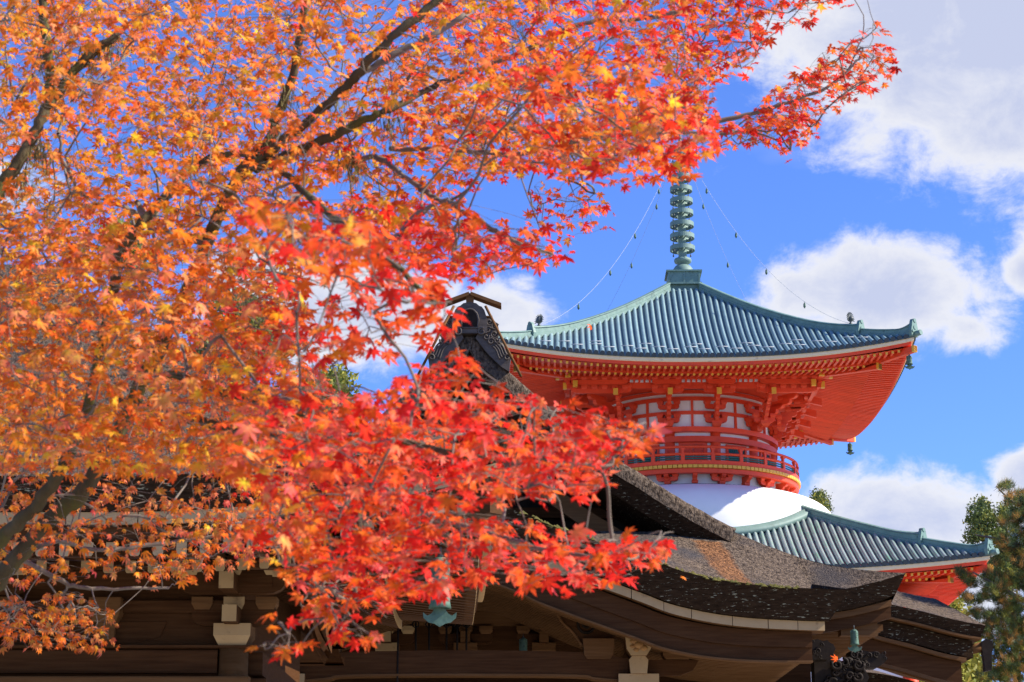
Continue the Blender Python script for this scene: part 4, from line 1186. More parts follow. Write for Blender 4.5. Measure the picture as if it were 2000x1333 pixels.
c = smooth_curve([(PXL + 0.2, 5.95), (PXL + 1.2, 6.08), ((PXL + PXR) / 2, 6.12), (PXR - 1.2, 6.08), (PXR - 0.2, 5.95)], 24)
d_ = smooth_curve([(PXL + 0.2, 5.50), (PXL + 0.9, 5.56), (PXL + 1.3, 5.62), ((PXL + PXR) / 2, 5.64), (PXR - 1.3, 5.62), (PXR - 0.9, 5.56), (PXR - 0.2, 5.50)], 24)
b = MB(); b.band(c, d_, YP - 0.2, YP + 0.2); b.build('rainbow_beam', WOOD, hall)
b = MB(); b.band([(x, z - 0.003) for x, z in d_], [(x, z - 0.05) for x, z in d_], YP - 0.22, YP + 0.22); b.build('beam_moulding', WOOD_L, hall)
for sg in (-1, 1):   # carved haunch with a scroll between beam and bargeboard
    xe = PXR if sg > 0 else PXL
    q = [(xe + sg * 0.1, 6.38), (xe - sg * 0.75, 6.38), (xe - sg * 1.15, 6.2), (xe - sg * 1.35, 6.5), (xe - sg * 1.6, 6.75), (xe - sg * 1.75, 7.1), (xe - sg * 1.95, 7.35), (xe + sg * 0.1, 6.95)]
    if sg > 0: q.reverse()
    b = MB(); b.prism(q, YP - 0.10, YP + 0.05); hb2 = b.build('carved_haunch', WOOD, hall)
    b = MB(); spiral(b, (xe - sg * 1.05, 6.66), 0.24, 1.9, 0.035, YP - 0.12, sg, 0, 0.5); spiral(b, (xe - sg * 0.55, 6.6), 0.14, 0.5, 0.03, YP - 0.12, -sg, 0, 2.2); b.build('scroll_relief', WOOD_D, hb2)
    b = MB(); pts = smooth_curve([(xe - sg * 1.15, YP - 0.12, 6.2), (xe - sg * 1.35, YP - 0.12, 6.5), (xe - sg * 1.6, YP - 0.12, 6.75), (xe - sg * 1.75, YP - 0.12, 7.1), (xe - sg * 1.95, YP - 0.12, 7.35)], 16); b.tube(pts, 0.035, 6); b.build('haunch_edge', WOOD_L, hb2)
# inner porch timbers seen below the eaves
timber('inner_beam', -8.5, 7.0, 46.1, 46.5, 7.17, 7.5, WOOD_L, hall); timber('inner_beam', -6.5, 8.3, 46.25, 46.5, 5.3, 5.75, WOOD, hall)
timber('inner_beam', PXR - 0.15, PXR + 0.15, 42.3, 46.2, 6.0, 6.35, WOOD, hall); timber('inner_beam', PXL - 0.15, PXL + 0.15, 42.3, 46.2, 6.0, 6.35, WOOD, hall)
b = MB(); b.box(CX - 8.0, CX + 8.0, 46.6, 46.79, 0.6, 8.0); b.build('front_wall', WOOD, hall)
b = MB(); b.box(CX - 8.0, CX + 8.0, 46.8, 64.0, 0.6, 8.0); b.build('hall_body', WOOD, hall)
b = MB(); b.box(CX - 9.6, CX + 9.6, 41.0, 65.0, 0.0, 0.6); b.build('stone_platform', STONE, hall)
for x in (-7.2, -5.4, -3.6, -1.8, 0.0, 1.8, 3.6, 5.4, 7.2): hall_bracket(hall, CX + x, 46.2, 6.42, 1.0, BEIGE if x < 0 else WOOD_L, 1)
for i in range(20):   # pale green rafter ends low on the inner wall
    b = MB(); x = CX + 4.2 + i * 0.235; b.box(x, x + 0.12, 46.0, 46.2, 5.44, 5.6); b.build('green_rafter_end', PATINA_L, hall)
for px in (812, 838, 872, 893, 911):   # iron rods for hanging lanterns
    t = P(px, 1215, 43.0); bt_ = P(px, 1285, 43.0)
    b = MB(); b.tube([t, bt_], 0.022, 6); b.tube([t + Vector((0.07 * cos(a), 0, -0.05 + 0.07 * sin(a))) for a in [i * pi / 5 for i in range(11)]], 0.016, 5); b.build('iron_rod', WOOD_D, hall)
b = MB(); t = P(778, 1200, 41.8); b.tube([t, (t.x, t.y, 4.0)], 0.02, 6); b.build('iron_rod', WOOD_D, hall)
# main eave: boards and soffit beyond the porch
for sg in (1, -1):
    A = [lerp(6.9, EXR - 0.3, k / 10) for k in range(11)]
    ct = [(CX + sg * a, eavez(a) - 0.47) for a in A]
    if sg < 0: ct.reverse()
    b = MB(); b.band(ct, [(x, z - 0.14) for x, z in ct], EYF + 0.3, EYF + 0.6); b.build('main_eave_board', WOOD_L, hall)
    b = MB(); b.band([(x, z - 0.143) for x, z in ct], [(x, z - 0.40) for x, z in ct], EYF + 0.42, EYF + 0.7); b.build('main_eave_fascia', WOOD, hall)
    b = MB(); b.grid(lambda u, v: (CX + sg * lerp(7.0, EXR - 0.4, u), lerp(EYF + 0.5, 64, v), lerp(7.2, 7.35, u) - 0.1 * v), 6, 10, 0, False, sg < 0); b.build('main_soffit', WOOD, hall)
    for i in range(24):
        y = EYF + 0.7 + i * 0.3
        b = MB(); b.box(CX + sg * 8.5 - 1.15, CX + sg * 8.5 + 1.15, y, y + 0.14, 7.05, 7.19); b.build('side_rafter', WOOD_L, hall)
    b = MB(); s_ = 0.16
    b.box(CX + sg * 9.15 - 0.5, CX + sg * 9.15 + 0.35, EYF + 0.55, EYF + 0.95, 6.92, 7.3); b.build('corner_beam_end', WOOD_L, hall)
# gable: bargeboards, king post, wall behind in near-black to paint the shaded void, ridge ornament
for sg in (1, -1):
    c1 = offset_curve(VC, 1.30); c2 = offset_curve(VC, 1.72)
    idx = [i for i in range(0, len(VC), 2) if c2[i][0] > 0.02]
    tp = [(CX + sg * c1[i][0], c1[i][1]) for i in idx]; bo = [(CX + sg * c2[i][0], c2[i][1]) for i in idx]
    if sg < 0: tp.reverse(); bo.reverse()
    b = MB(); b.band(tp, bo, YG + 1.3, YG + 1.5); b.build('gable_bargeboard', WOOD_L, hall)
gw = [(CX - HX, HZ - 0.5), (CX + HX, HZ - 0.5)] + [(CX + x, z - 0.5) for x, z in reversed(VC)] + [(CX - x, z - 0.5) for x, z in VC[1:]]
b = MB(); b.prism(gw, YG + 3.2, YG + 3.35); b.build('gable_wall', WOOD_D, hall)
for dz in (10.6, 11.8): timber('gable_tie_beam', CX - (14.6 - dz) * 0.95, CX + (14.6 - dz) * 0.95, YG + 2.9, YG + 3.1, dz, dz + 0.3, WOOD, hall)
timber('king_post', CX - 0.16, CX + 0.16, YG + 2.7, YG + 2.85, 10.4, 13.6, WOOD, hall)
ZP = VC[0][1] + 0.02
def om(pts, sg=1):
    q = [(CX + sg * x, ZP + z) for x, z in pts]
    return q if sg > 0 else q[::-1]
b = MB(); b.prism(om([(-0.44, -0.06), (0.44, -0.06), (0.45, 0.3), (0.37, 0.55), (0.30, 0.64), (0.24, 0.66), (0.16, 0.73), (0.0, 0.76), (-0.16, 0.73), (-0.24, 0.66), (-0.30, 0.64), (-0.37, 0.55), (-0.45, 0.3)]), YG - 0.16, YG + 0.12)
ornament = b.build('ridge_end_ornament', CARVE, hall)
slope = [(0.15, -0.16), (0.32, -0.40), (0.5, -0.62), (0.81, -0.92), (1.0, -1.04)]
for sg in (1, -1):
    # wing of the ornament lying along the verge, ending in a curled foot
    up_ = [(0.40, 0.28), (0.46, 0.35), (0.56, 0.35), (0.64, 0.27), (0.72, 0.14), (0.75, 0.0), (0.71, -0.16), (0.76, -0.34), (0.88, -0.44), (1.0, -0.52), (1.05, -0.66), (1.02, -0.82)]
    b = MB(); b.prism(om(slope + up_[::-1], sg), YG - 0.10, YG + 0.10); wing = b.build('ornament_wing', CARVE, hall)
    for (cx_, cz_, r_, tn, fl) in ((0.50, 0.24, 0.10, 1.5, -1), (0.63, 0.12, 0.10, 1.5, 1), (0.46, 0.04, 0.09, 1.5, 1), (0.62, -0.08, 0.11, 1.6, -1), (0.42, -0.14, 0.08, 1.3, -1), (0.54, -0.26, 0.09, 1.5, 1), (0.68, -0.24, 0.07, 1.3, -1), (0.95, -0.68, 0.085, 1.3, 1)):
        b = MB(); spiral(b, (CX + sg * cx_, ZP + cz_), r_, tn, 0.030, YG - 0.12, fl * sg, 0, 0.4 if sg > 0 else 2.7); b.build('scroll', CARVE, wing)
    for k in range(4):
        pts = [(CX + sg * (lerp(0.56 + 0.05 * k, 0.80 + 0.06 * k, t) + 0.03 * sin(t * 5)), YG - 0.11, ZP - 0.36 - 0.36 * t + 0.035 * k) for t in [i / 8 for i in range(9)]]
        b = MB(); b.tube(pts, 0.022, 6); b.build('carved_rib', CARVE, wing)
arch = [(-0.20, 0.08), (0.20, 0.08), (0.22, 0.30), (0.18, 0.46), (0.10, 0.55), (0.0, 0.58), (-0.10, 0.55), (-0.18, 0.46), (-0.22, 0.30)]
b = MB(); b.tube([(CX + x, YG - 0.165, ZP + z) for x, z in arch + arch[:1]], 0.028, 6); b.build('shield_rim', CARVE, ornament)
b = MB(); b.prism([(CX + x, ZP + z) for x, z in arch], YG - 0.168, YG - 0.162); b.build('shield_hollow_shade', WOOD_D, ornament)  # flat dark plate paints the shade of a hollow, nothing is recessed
for sg in (1, -1):
    b = MB(); spiral(b, (CX + sg * 0.30, ZP - 0.02), 0.10, 1.4, 0.03, YG - 0.17, sg, 0, 1.0); b.build('scroll', CARVE, ornament)
# plank cap with a little post over the ornament, and its props
post = P(905, 600, YG)
b = MB(); b.prism([(CX - 0.09, ZP + 0.74), (CX + 0.09, ZP + 0.74), (CX + 0.11, ZP + 1.0), (CX - 0.11, ZP + 1.0)], YG - 0.15, YG + 0.05); b.build('cap_post', WOOD_L, hall)
for sg in (1, -1):
    A = Vector((CX + sg * 0.02, 0, ZP + 1.02)); B = Vector((CX + sg * 0.80, 0, ZP + 0.72)); H = Vector((0, 0, 0.09))
    q = [(A.x, A.z - 0.09), (B.x, B.z - 0.09), (B.x, B.z), (A.x, A.z)]
    if sg < 0: q.reverse()
    b = MB(); b.prism(q, YG - 0.22, YG + 0.12); b.build('cap_plank', WOOD_L, hall)
    t = P(948, 598, YG - 0.25) if sg > 0 else Vector((2 * CX - P(948, 598, YG - 0.25).x, YG - 0.25, P(948, 598, YG - 0.25).z))
    e = P(1018, 736, YG - 0.25) if sg > 0 else Vector((2 * CX - P(1018, 736, YG - 0.25).x, YG - 0.25, P(1018, 736, YG - 0.25).z))
    b = MB(); b.tube([t, e], 0.035, 6); b.build('cap_prop', WOOD_L, hall)
b = MB(); b.box(CX - 0.42, CX + 0.42, YG + 0.14, 66, ZP - 0.1, ZP + 0.36); b.box(CX - 0.52, CX + 0.52, YG + 0.18, 66, ZP + 0.362, ZP + 0.42); b.box(CX - 0.57, CX + 0.57, YG + 0.2, 66, ZP + 0.46, ZP + 0.50); b.build('box_ridge', WOOD_L, hall)
# carved dark timbers under the right corner: beam noses with cloud scrolls
kx, kz = P(1655, 1290, 45.0).x, P(1655, 1290, 45.0).z
def nose(cx_, cz_, y, w, h, n, seed):
    rd = random.Random(seed)
    b = MB(); b.prism([(cx_ - w * 0.9, cz_ - h), (cx_ + w * 0.3, cz_ - h), (cx_ + w * 0.62, cz_ - h * 0.62), (cx_ + w * 0.80, cz_ - h * 0.2), (cx_ + w * 0.66, cz_ + h * 0.12), (cx_ + w * 0.5, cz_ + h * 0.2), (cx_ + w * 0.3, cz_ + h * 0.42), (cx_, cz_ + h * 0.36), (cx_ - w * 0.3, cz_ + h * 0.5), (cx_ - w * 0.9, cz_ + h * 0.4)], y, y + 0.5)
    o = b.build('carved_beam_nose', WOOD_D, hall)  # near-black colour stands in for shade from eave and side porch
    for i in range(n):
        r_ = rd.uniform(0.05, 0.13) * w / 0.7
        b = MB(); spiral(b, (cx_ + rd.uniform(-0.75, 0.65) * w, cz_ + rd.uniform(-0.85, 0.4) * h), r_, rd.uniform(1.0, 1.6), r_ * 0.36, y + rd.uniform(-0.10, 0.04), rd.choice((-1, 1)), 0, rd.uniform(0, 6), 18); b.build('cloud_scroll', WOOD_D, o)
nose(kx - 0.1, kz - 0.25, 45.0, 0.72, 0.62, 46, 3)
k2 = P(1712, 1280, 45.2); nose(k2.x - 0.15, k2.z - 0.02, 45.2, 0.5, 0.26, 20, 5)
k3 = P(1610, 1260, 44.2); nose(k3.x, k3.z, 44.4, 0.35, 0.3, 7, 8)
for (px, py, Y, lab) in ((1668, 1230, 43.2, 'pale green bronze wind bell under the right corner of the gabled hall'),
                         (1022, 1246, 43.2, 'small pale green bronze bell above the porch beam of the gabled hall')):
    w = thing('wind_bell', lab, 'bell', P(px, py, Y), 'timber hall wind bells')
    wind_bell_parts(w, 0.50, zs=1.25)

# ---------------------------------------------------------------- side porch roof at the far right
side = thing('side_porch', 'low dark bark-roofed side porch with curved eave right of the gabled hall', 'porch', (0, 0, 0))
YS = 52.0
tp = [P(a, c, YS) for a, c in ((1560, 1128), (1640, 1150), (1730, 1178), (1800, 1194), (1870, 1212), (1925, 1222))]
tc_ = smooth_curve([(p.x, p.z) for p in tp], 30)
def sc(c, k, dz): return [(c[0][0] + (x - c[0][0]) * k, z + dz) for x, z in c]
sb = MB()
def sroof(u, v):
    k = u * 30; i = min(int(k), 29); f = k - i
    return (lerp(tc_[i][0], tc_[i + 1][0], f), lerp(YS, YS + 6, v), lerp(tc_[i][1], tc_[i + 1][1], f) + v * 1.5 + random.uniform(-0.012, 0.012))
sb.grid(sroof, 60, 16, 0, True)
edge_strip(sb, tc_, sc(tc_, 0.975, -0.30), YS, YS + 0.1, 1); edge_strip(sb, sc(tc_, 0.975, -0.30), sc(tc_, 0.97, -0.30), YS + 0.1, YS + 1.0, 1)
x1, z1 = tc_[-1]; sb.add([(x1, YS, z1), (x1, YS + 6, z1 + 1.5), (x1 - 0.2, YS + 6, z1 + 1.2), (x1 - 0.2, YS + 0.1, z1 - 0.3)], [(0, 3, 2, 1)], 1)
sb.build('bark_roof', [BARK, BARK_CUT], side)
for (nm, k0, z0, z1_, y0, m) in (('pale_fillet', 0.975, -0.305, -0.36, YS + 0.05, WOOD_L), ('bark_underlayer', 0.94, -0.365, -0.80, YS + 0.35, BARK_CUT), ('eave_board', 0.90, -0.805, -0.90, YS + 0.30, WOOD_L), ('curved_bargeboard', 0.88, -0.903, -1.45, YS + 0.5, WOOD)):
    b = MB(); b.band(sc(tc_, k0, z0), sc(tc_, k0, z1_), y0, YS + 1.2); b.build(nm, m, side)
for i in range(7):
    b = MB(); c = sc(tc_, 0.86 - 0.012 * i, -1.36 + 0.05 * i); b.band(c[::2], [(x, z - 0.1) for x, z in c[::2]], YS + 1.3 + 0.28 * i, YS + 1.43 + 0.28 * i); b.build('curved_rafter', WOOD_L, side)
b = MB(); b.box(7.6, 9.6, YS + 3.4, YS + 9, 0.5, 6.4); b.build('porch_wall', WOOD, side)
for x in (8.3,): b = MB(); b.box(x - 0.2, x + 0.2, YS + 2.2, YS + 2.6, 0.3, 6.1); b.build('porch_post', WOOD, side)
# club-shaped finial on a bar at the end of the eave
p0 = P(1885, 1272, YS + 0.6); p1 = P(1925, 1262, YS + 0.6)
pend = MB(); pend.tube([p0, p1], 0.13, 12); pend.build('finial_bar', WOOD_L, side)
b = MB(); s_ = 0.0137 * 1.0
def pq(px, py): q = P(px, py, YS + 0.5); return (q.x, q.z)
b.prism([pq(1930, 1311), pq(1936, 1310), pq(1936, 1280), pq(1939, 1262), pq(1937, 1254), pq(1932, 1250), pq(1926, 1249), pq(1919, 1252), pq(1915, 1259), pq(1917, 1270), pq(1921, 1290), pq(1923, 1312)], YS + 0.42, YS + 0.66)
b.build('club_finial', WOOD_D, side)
# a small bark-roofed gate roof just showing at the bottom edge
gate = thing('bark_roofed_gate', 'small bark-roofed gate roof showing low beside the carved dark beam', 'gate', (0, 0, 0))
c = [P(a, b_, 60.0) for a, b_ in ((1640, 1310), (1700, 1314), (1750, 1322), (1800, 1336), (1850, 1356))]
c = smooth_curve([(p.x, p.z) for p in c], 16)
b = MB(); b.grid(lambda u, v: (c[int(u * 16)][0], lerp(60, 64, v), c[int(u * 16)][1] + v * 0.6), 16, 6, 0, True); edge_strip(b, c, [(x, z - 0.3) for x, z in c], 60, 60.1, 1); b.build('bark_roof', [BARK, BARK_CUT], gate)
for x in (c[0][0] + 0.4, c[-1][0] - 0.6):
    b = MB(); b.box(x - 0.15, x + 0.15, 61, 61.3, 0, interp(c, x) - 0.2); b.build('gate_post', WOOD, gate)
# ================================================================ trees
def leaf_mat(name, trans=0.45, rough=0.5, attr='tint'):
    m = bpy.data.materials.new(name); m.use_nodes = True
    nt = m.node_tree; p = nt.nodes['Principled BSDF']; out = nt.nodes['Material Output']
    at = nt.nodes.new('ShaderNodeAttribute'); at.attribute_name = attr
    nt.links.new(at.outputs['Color'], p.inputs['Base Color'])
    p.inputs['Roughness'].default_value = rough; p.inputs['Specular IOR Level'].default_value = 0.12
    tr = nt.nodes.new('ShaderNodeBsdfTranslucent'); nt.links.new(at.outputs['Color'], tr.inputs['Color'])
    mx = nt.nodes.new('ShaderNodeMixShader'); mx.inputs[0].default_value = trans
    nt.links.new(p.outputs[0], mx.inputs[1]); nt.links.new(tr.outputs[0], mx.inputs[2]); nt.links.new(mx.outputs[0], out.inputs[0])
    return m
LEAF = leaf_mat('maple_leaf', 0.56, 0.42)
NEEDLE = leaf_mat('pine_needle', 0.25)
MAPLE_BARK = mat('maple_bark', (0.055, 0.043, 0.022), (0.125, 0.10, 0.055), 9.0, 0.9, spec=0.02, bump=0.6, bscale=40, stretch=(1, 1, 0.4), c3=(0.10, 0.092, 0.03), c3scale=5.0, c3lo=0.48, c3hi=0.62)
TWIG = mat('grey_twig', (0.085, 0.06, 0.042), (0.24, 0.20, 0.155), 6.0, 0.8, spec=0.15)
PINE_BARK = mat('pine_bark', (0.12, 0.085, 0.06), (0.22, 0.17, 0.13), 5.0, 0.9, bump=0.8, bscale=14)

def soup(name, verts, tri, tint, matl, parent, **kw):
    """many small faces as one mesh with a colour for each corner"""
    me = bpy.data.meshes.new(name)
    nv, nf = len(verts), len(tri)
    me.vertices.add(nv); me.vertices.foreach_set('co', np.asarray(verts, dtype=np.float32).ravel())
    me.loops.add(nf * 3); me.loops.foreach_set('vertex_index', np.asarray(tri, dtype=np.int32).ravel())
    me.polygons.add(nf); me.polygons.foreach_set('loop_start', np.arange(0, nf * 3, 3, dtype=np.int32)); me.polygons.foreach_set('loop_total', np.full(nf, 3, dtype=np.int32))
    ca = me.color_attributes.new('tint', 'FLOAT_COLOR', 'POINT')
    c4 = np.ones((nv, 4), dtype=np.float32); c4[:, :3] = tint
    ca.data.foreach_set('color', c4.ravel())
    me.materials.append(matl); me.update(); me.validate()
    return link(name, me, parent, **kw)

# ---------------------------------------------------------------- maple leaf outline: seven pointed lobes
def maple_leaf():
    ang = [-128, -84, -42, 0, 42, 84, 128]; ln = [0.42, 0.74, 0.94, 1.05, 0.94, 0.74, 0.42]
    v = [(0, 0, 0)]; f = []
    notch = []
    for i in range(8):
        if i == 0: a, r = -165, 0.10
        elif i == 7: a, r = 165, 0.10
        else: a, r = (ang[i - 1] + ang[i]) / 2, 0.30
        notch.append(len(v)); v.append((r * sin(radians(a)), r * cos(radians(a)), 0))
    for i in range(7):
        a, L = radians(ang[i]), ln[i]
        d = np.array((sin(a), cos(a))); n = np.array((cos(a), -sin(a)))
        w = 0.145 * (0.7 + 0.3 * L)
        sl = d * L * 0.52 - n * w; sr = d * L * 0.52 + n * w
        k = len(v)
        v += [(sl[0], sl[1], 0), (sr[0], sr[1], 0), (d[0] * L, d[1] * L, 0)]
        f += [(0, k, notch[i]), (0, k + 1, k), (k, k + 1, k + 2), (0, notch[i + 1], k + 1)]
    return np.array(v, dtype=float), np.array(f, dtype=int)
LV, LF_ = maple_leaf()
LR2 = (LV[:, 0] ** 2 + LV[:, 1] ** 2)

def in_poly(pts, poly):
    x, y = pts[:, 0], pts[:, 1]; ins = np.zeros(len(pts), bool); n = len(poly); j = n - 1
    for i in range(n):
        xi, yi = poly[i]; xj, yj = poly[j]
        c = ((yi > y) != (yj > y)) & (x < (xj - xi) * (y - yi) / (yj - yi + 1e-9) + xi)
        ins ^= c; j = i
    return ins
def unproj(px, py, dep):
    u = (px - 1000) / FPX; v = (666.5 - py) / FPX
    dy = cos(PITCH) - v * sin(PITCH); s = dep / dy
    return np.stack([u * s, dep, CAM_Z + s * (sin(PITCH) + v * cos(PITCH))], -1)
def project(p):
    z = p[:, 2] - CAM_Z; zc = p[:, 1] * cos(PITCH) + z * sin(PITCH); yc = z * cos(PITCH) - p[:, 1] * sin(PITCH)
    return np.stack([1000 + FPX * p[:, 0] / zc, 666.5 - FPX * yc / zc], -1)

YEL = (0.89, 0.36, 0.036); ORA = (0.87, 0.225, 0.024); DOR = (0.80, 0.16, 0.018); RDO = (0.88, 0.125, 0.02); REDL = (0.85, 0.036, 0.018); DRED = (0.55, 0.018, 0.012); BRN = (0.64, 0.20, 0.05); PNK = (0.90, 0.16, 0.085); PEA = (0.90, 0.275, 0.09)
REDS = [RDO, REDL, REDL, PNK, RDO]; ORANGES = [ORA, ORA, YEL, DOR, PEA]
# crown regions: outline (as seen), sprays, depth range, leaves per spray, colours with weights, leaf size, curl
CROWN = [
 ([(-60, -60), (720, -60), (700, 300), (560, 430), (300, 480), (-60, 480)], 430, (6.2, 12.0), 14, [(YEL, 5), (ORA, 6), (DOR, 2), (RDO, 0.7)], 0.040, 0.45),
 ([(690, -60), (1330, -60), (1400, 120), (1395, 290), (1330, 345), (1210, 352), (1130, 335), (1000, 335), (880, 400), (700, 420), (650, 300)], 310, (6.2, 10.5), 14, [(YEL, 2.6), (ORA, 5), (RDO, 4), (REDL, 1.6), (DOR, 1)], 0.039, 0.35),
 ([(900, 150), (1200, 100), (1400, 190), (1395, 310), (1330, 350), (1180, 365), (1000, 330)], 46, (5.2, 6.6), 12, [(RDO, 4), (REDL, 4), (ORA, 3), (YEL, 1)], 0.044, 0.3),
 ([(1300, -60), (1700, -60), (1660, 5), (1570, 55), (1490, 90), (1470, 140), (1400, 175), (1370, 210), (1320, 200)], 75, (8.0, 10.0), 12, [(REDL, 4), (RDO, 4), (ORA, 2.5)], 0.042, 0.3),
 ([(1395, 250), (1480, 215), (1520, 160), (1610, 100), (1680, 50), (1735, 55), (1745, 160), (1650, 200), (1600, 240), (1590, 270), (1530, 318), (1490, 280), (1430, 285), (1390, 320)], 74, (8.2, 9.6), 11, [(REDL, 5), (DRED, 2), (RDO, 4), (DOR, 2)], 0.040, 0.3),
 ([(1050, 350), (1130, 345), (1190, 400), (1195, 450), (1140, 470), (1100, 470), (1040, 435), (985, 430)], 20, (8.8, 9.8), 10, [(DOR, 4), (ORA, 3), (RDO, 2), (BRN, 2)], 0.038, 0.4),
 ([(560, 400), (700, 390), (900, 390), (940, 430), (1060, 450), (1135, 480), (1090, 528), (1000, 500), (960, 556), (880, 550), (700, 500), (560, 480)], 74, (5.8, 8.2), 13, [(YEL, 2), (ORA, 5), (RDO, 4), (REDL, 3)], 0.043, 0.35),
 ([(430, 400), (600, 380), (740, 440), (840, 520), (900, 590), (885, 655), (830, 640), (760, 560), (640, 545), (520, 510)], 42, (4.1, 5.4), 11, [(REDL, 5), (RDO, 4), (ORA, 2), (PNK, 1.5)], 0.044, 0.3),
 ([(540, 530), (760, 560), (890, 640), (860, 690), (700, 690), (600, 780), (540, 700)], 26, (4.4, 6.5), 9, [(REDL, 4), (RDO, 4), (ORA, 2)], 0.042, 0.3),
 ([(-60, 440), (430, 420), (590, 500), (620, 700), (680, 790), (640, 920), (300, 930), (-60, 920)], 420, (5.8, 11.0), 14, [(ORA, 5), (PEA, 4), (BRN, 2), (DOR, 1.5), (YEL, 3), (RDO, 1)], 0.042, 0.55),
 ([(520, 700), (640, 770), (760, 735), (850, 690), (920, 700), (1000, 765), (1100, 793), (1270, 825), (1290, 850), (1205, 890), (1192, 960), (1120, 985), (900, 985), (700, 1000), (480, 960), (420, 850)], 132, (4.6, 6.8), 12, [(REDL, 6), (RDO, 4), (ORA, 1.8), (PNK, 2), (YEL, 0.6)], 0.040, 0.3),
 ([(540, 930), (760, 970), (950, 1000), (1050, 1015), (1200, 1050), (1330, 1042), (1295, 1090), (1230, 1130), (1130, 1152), (1010, 1152), (960, 1120), (880, 1160), (760, 1190), (690, 1170), (540, 1130), (440, 1050)], 84, (4.8, 6.8), 12, [(REDL, 6), (RDO, 4), (PNK, 2), (ORA, 1.5), (YEL, 0.7)], 0.040, 0.3),
 ([(560, 1130), (760, 1180), (750, 1250), (690, 1262), (600, 1210)], 20, (5.2, 6.0), 11, [(ORA, 4), (RDO, 3), (YEL, 2)], 0.042, 0.35),
 ([(485, 1260), (520, 1205), (580, 1215), (600, 1270), (540, 1290)], 9, (5.2, 5.8), 10, [(ORA, 4), (YEL, 2), (RDO, 1)], 0.042, 0.35),
 ([(-60, 900), (300, 880), (620, 930), (620, 1060), (500, 1095), (330, 1150), (240, 1120), (-60, 1160)], 100, (8.0, 11.0), 13, [(PEA, 3), (BRN, 5), (DOR, 3), (ORA, 3), (PNK, 0.8)], 0.037, 1.3),
 ([(1180, 1045), (1250, 1040), (1335, 1035), (1320, 1062), (1295, 1092), (1225, 1128), (1170, 1120)], 15, (5.0, 5.8), 10, [(REDL, 5), (RDO, 3), (PNK, 2)], 0.042, 0.3),
 ([(1150, 800), (1275, 822), (1295, 850), (1205, 895), (1140, 880)], 10, (4.8, 5.6), 10, [(REDL, 5), (RDO, 3), (ORA, 1)], 0.042, 0.3),
 ([(-60, 1180), (160, 1150), (230, 1200), (222, 1272), (80, 1262), (-60, 1255)], 34, (9.0, 10.5), 12, [(BRN, 5), (DOR, 3), (ORA, 2)], 0.035, 1.4)]

maple = thing('maple_tree', 'large Japanese maple in orange and red autumn leaf spreading across the left', 'tree', (0, 0, 0))
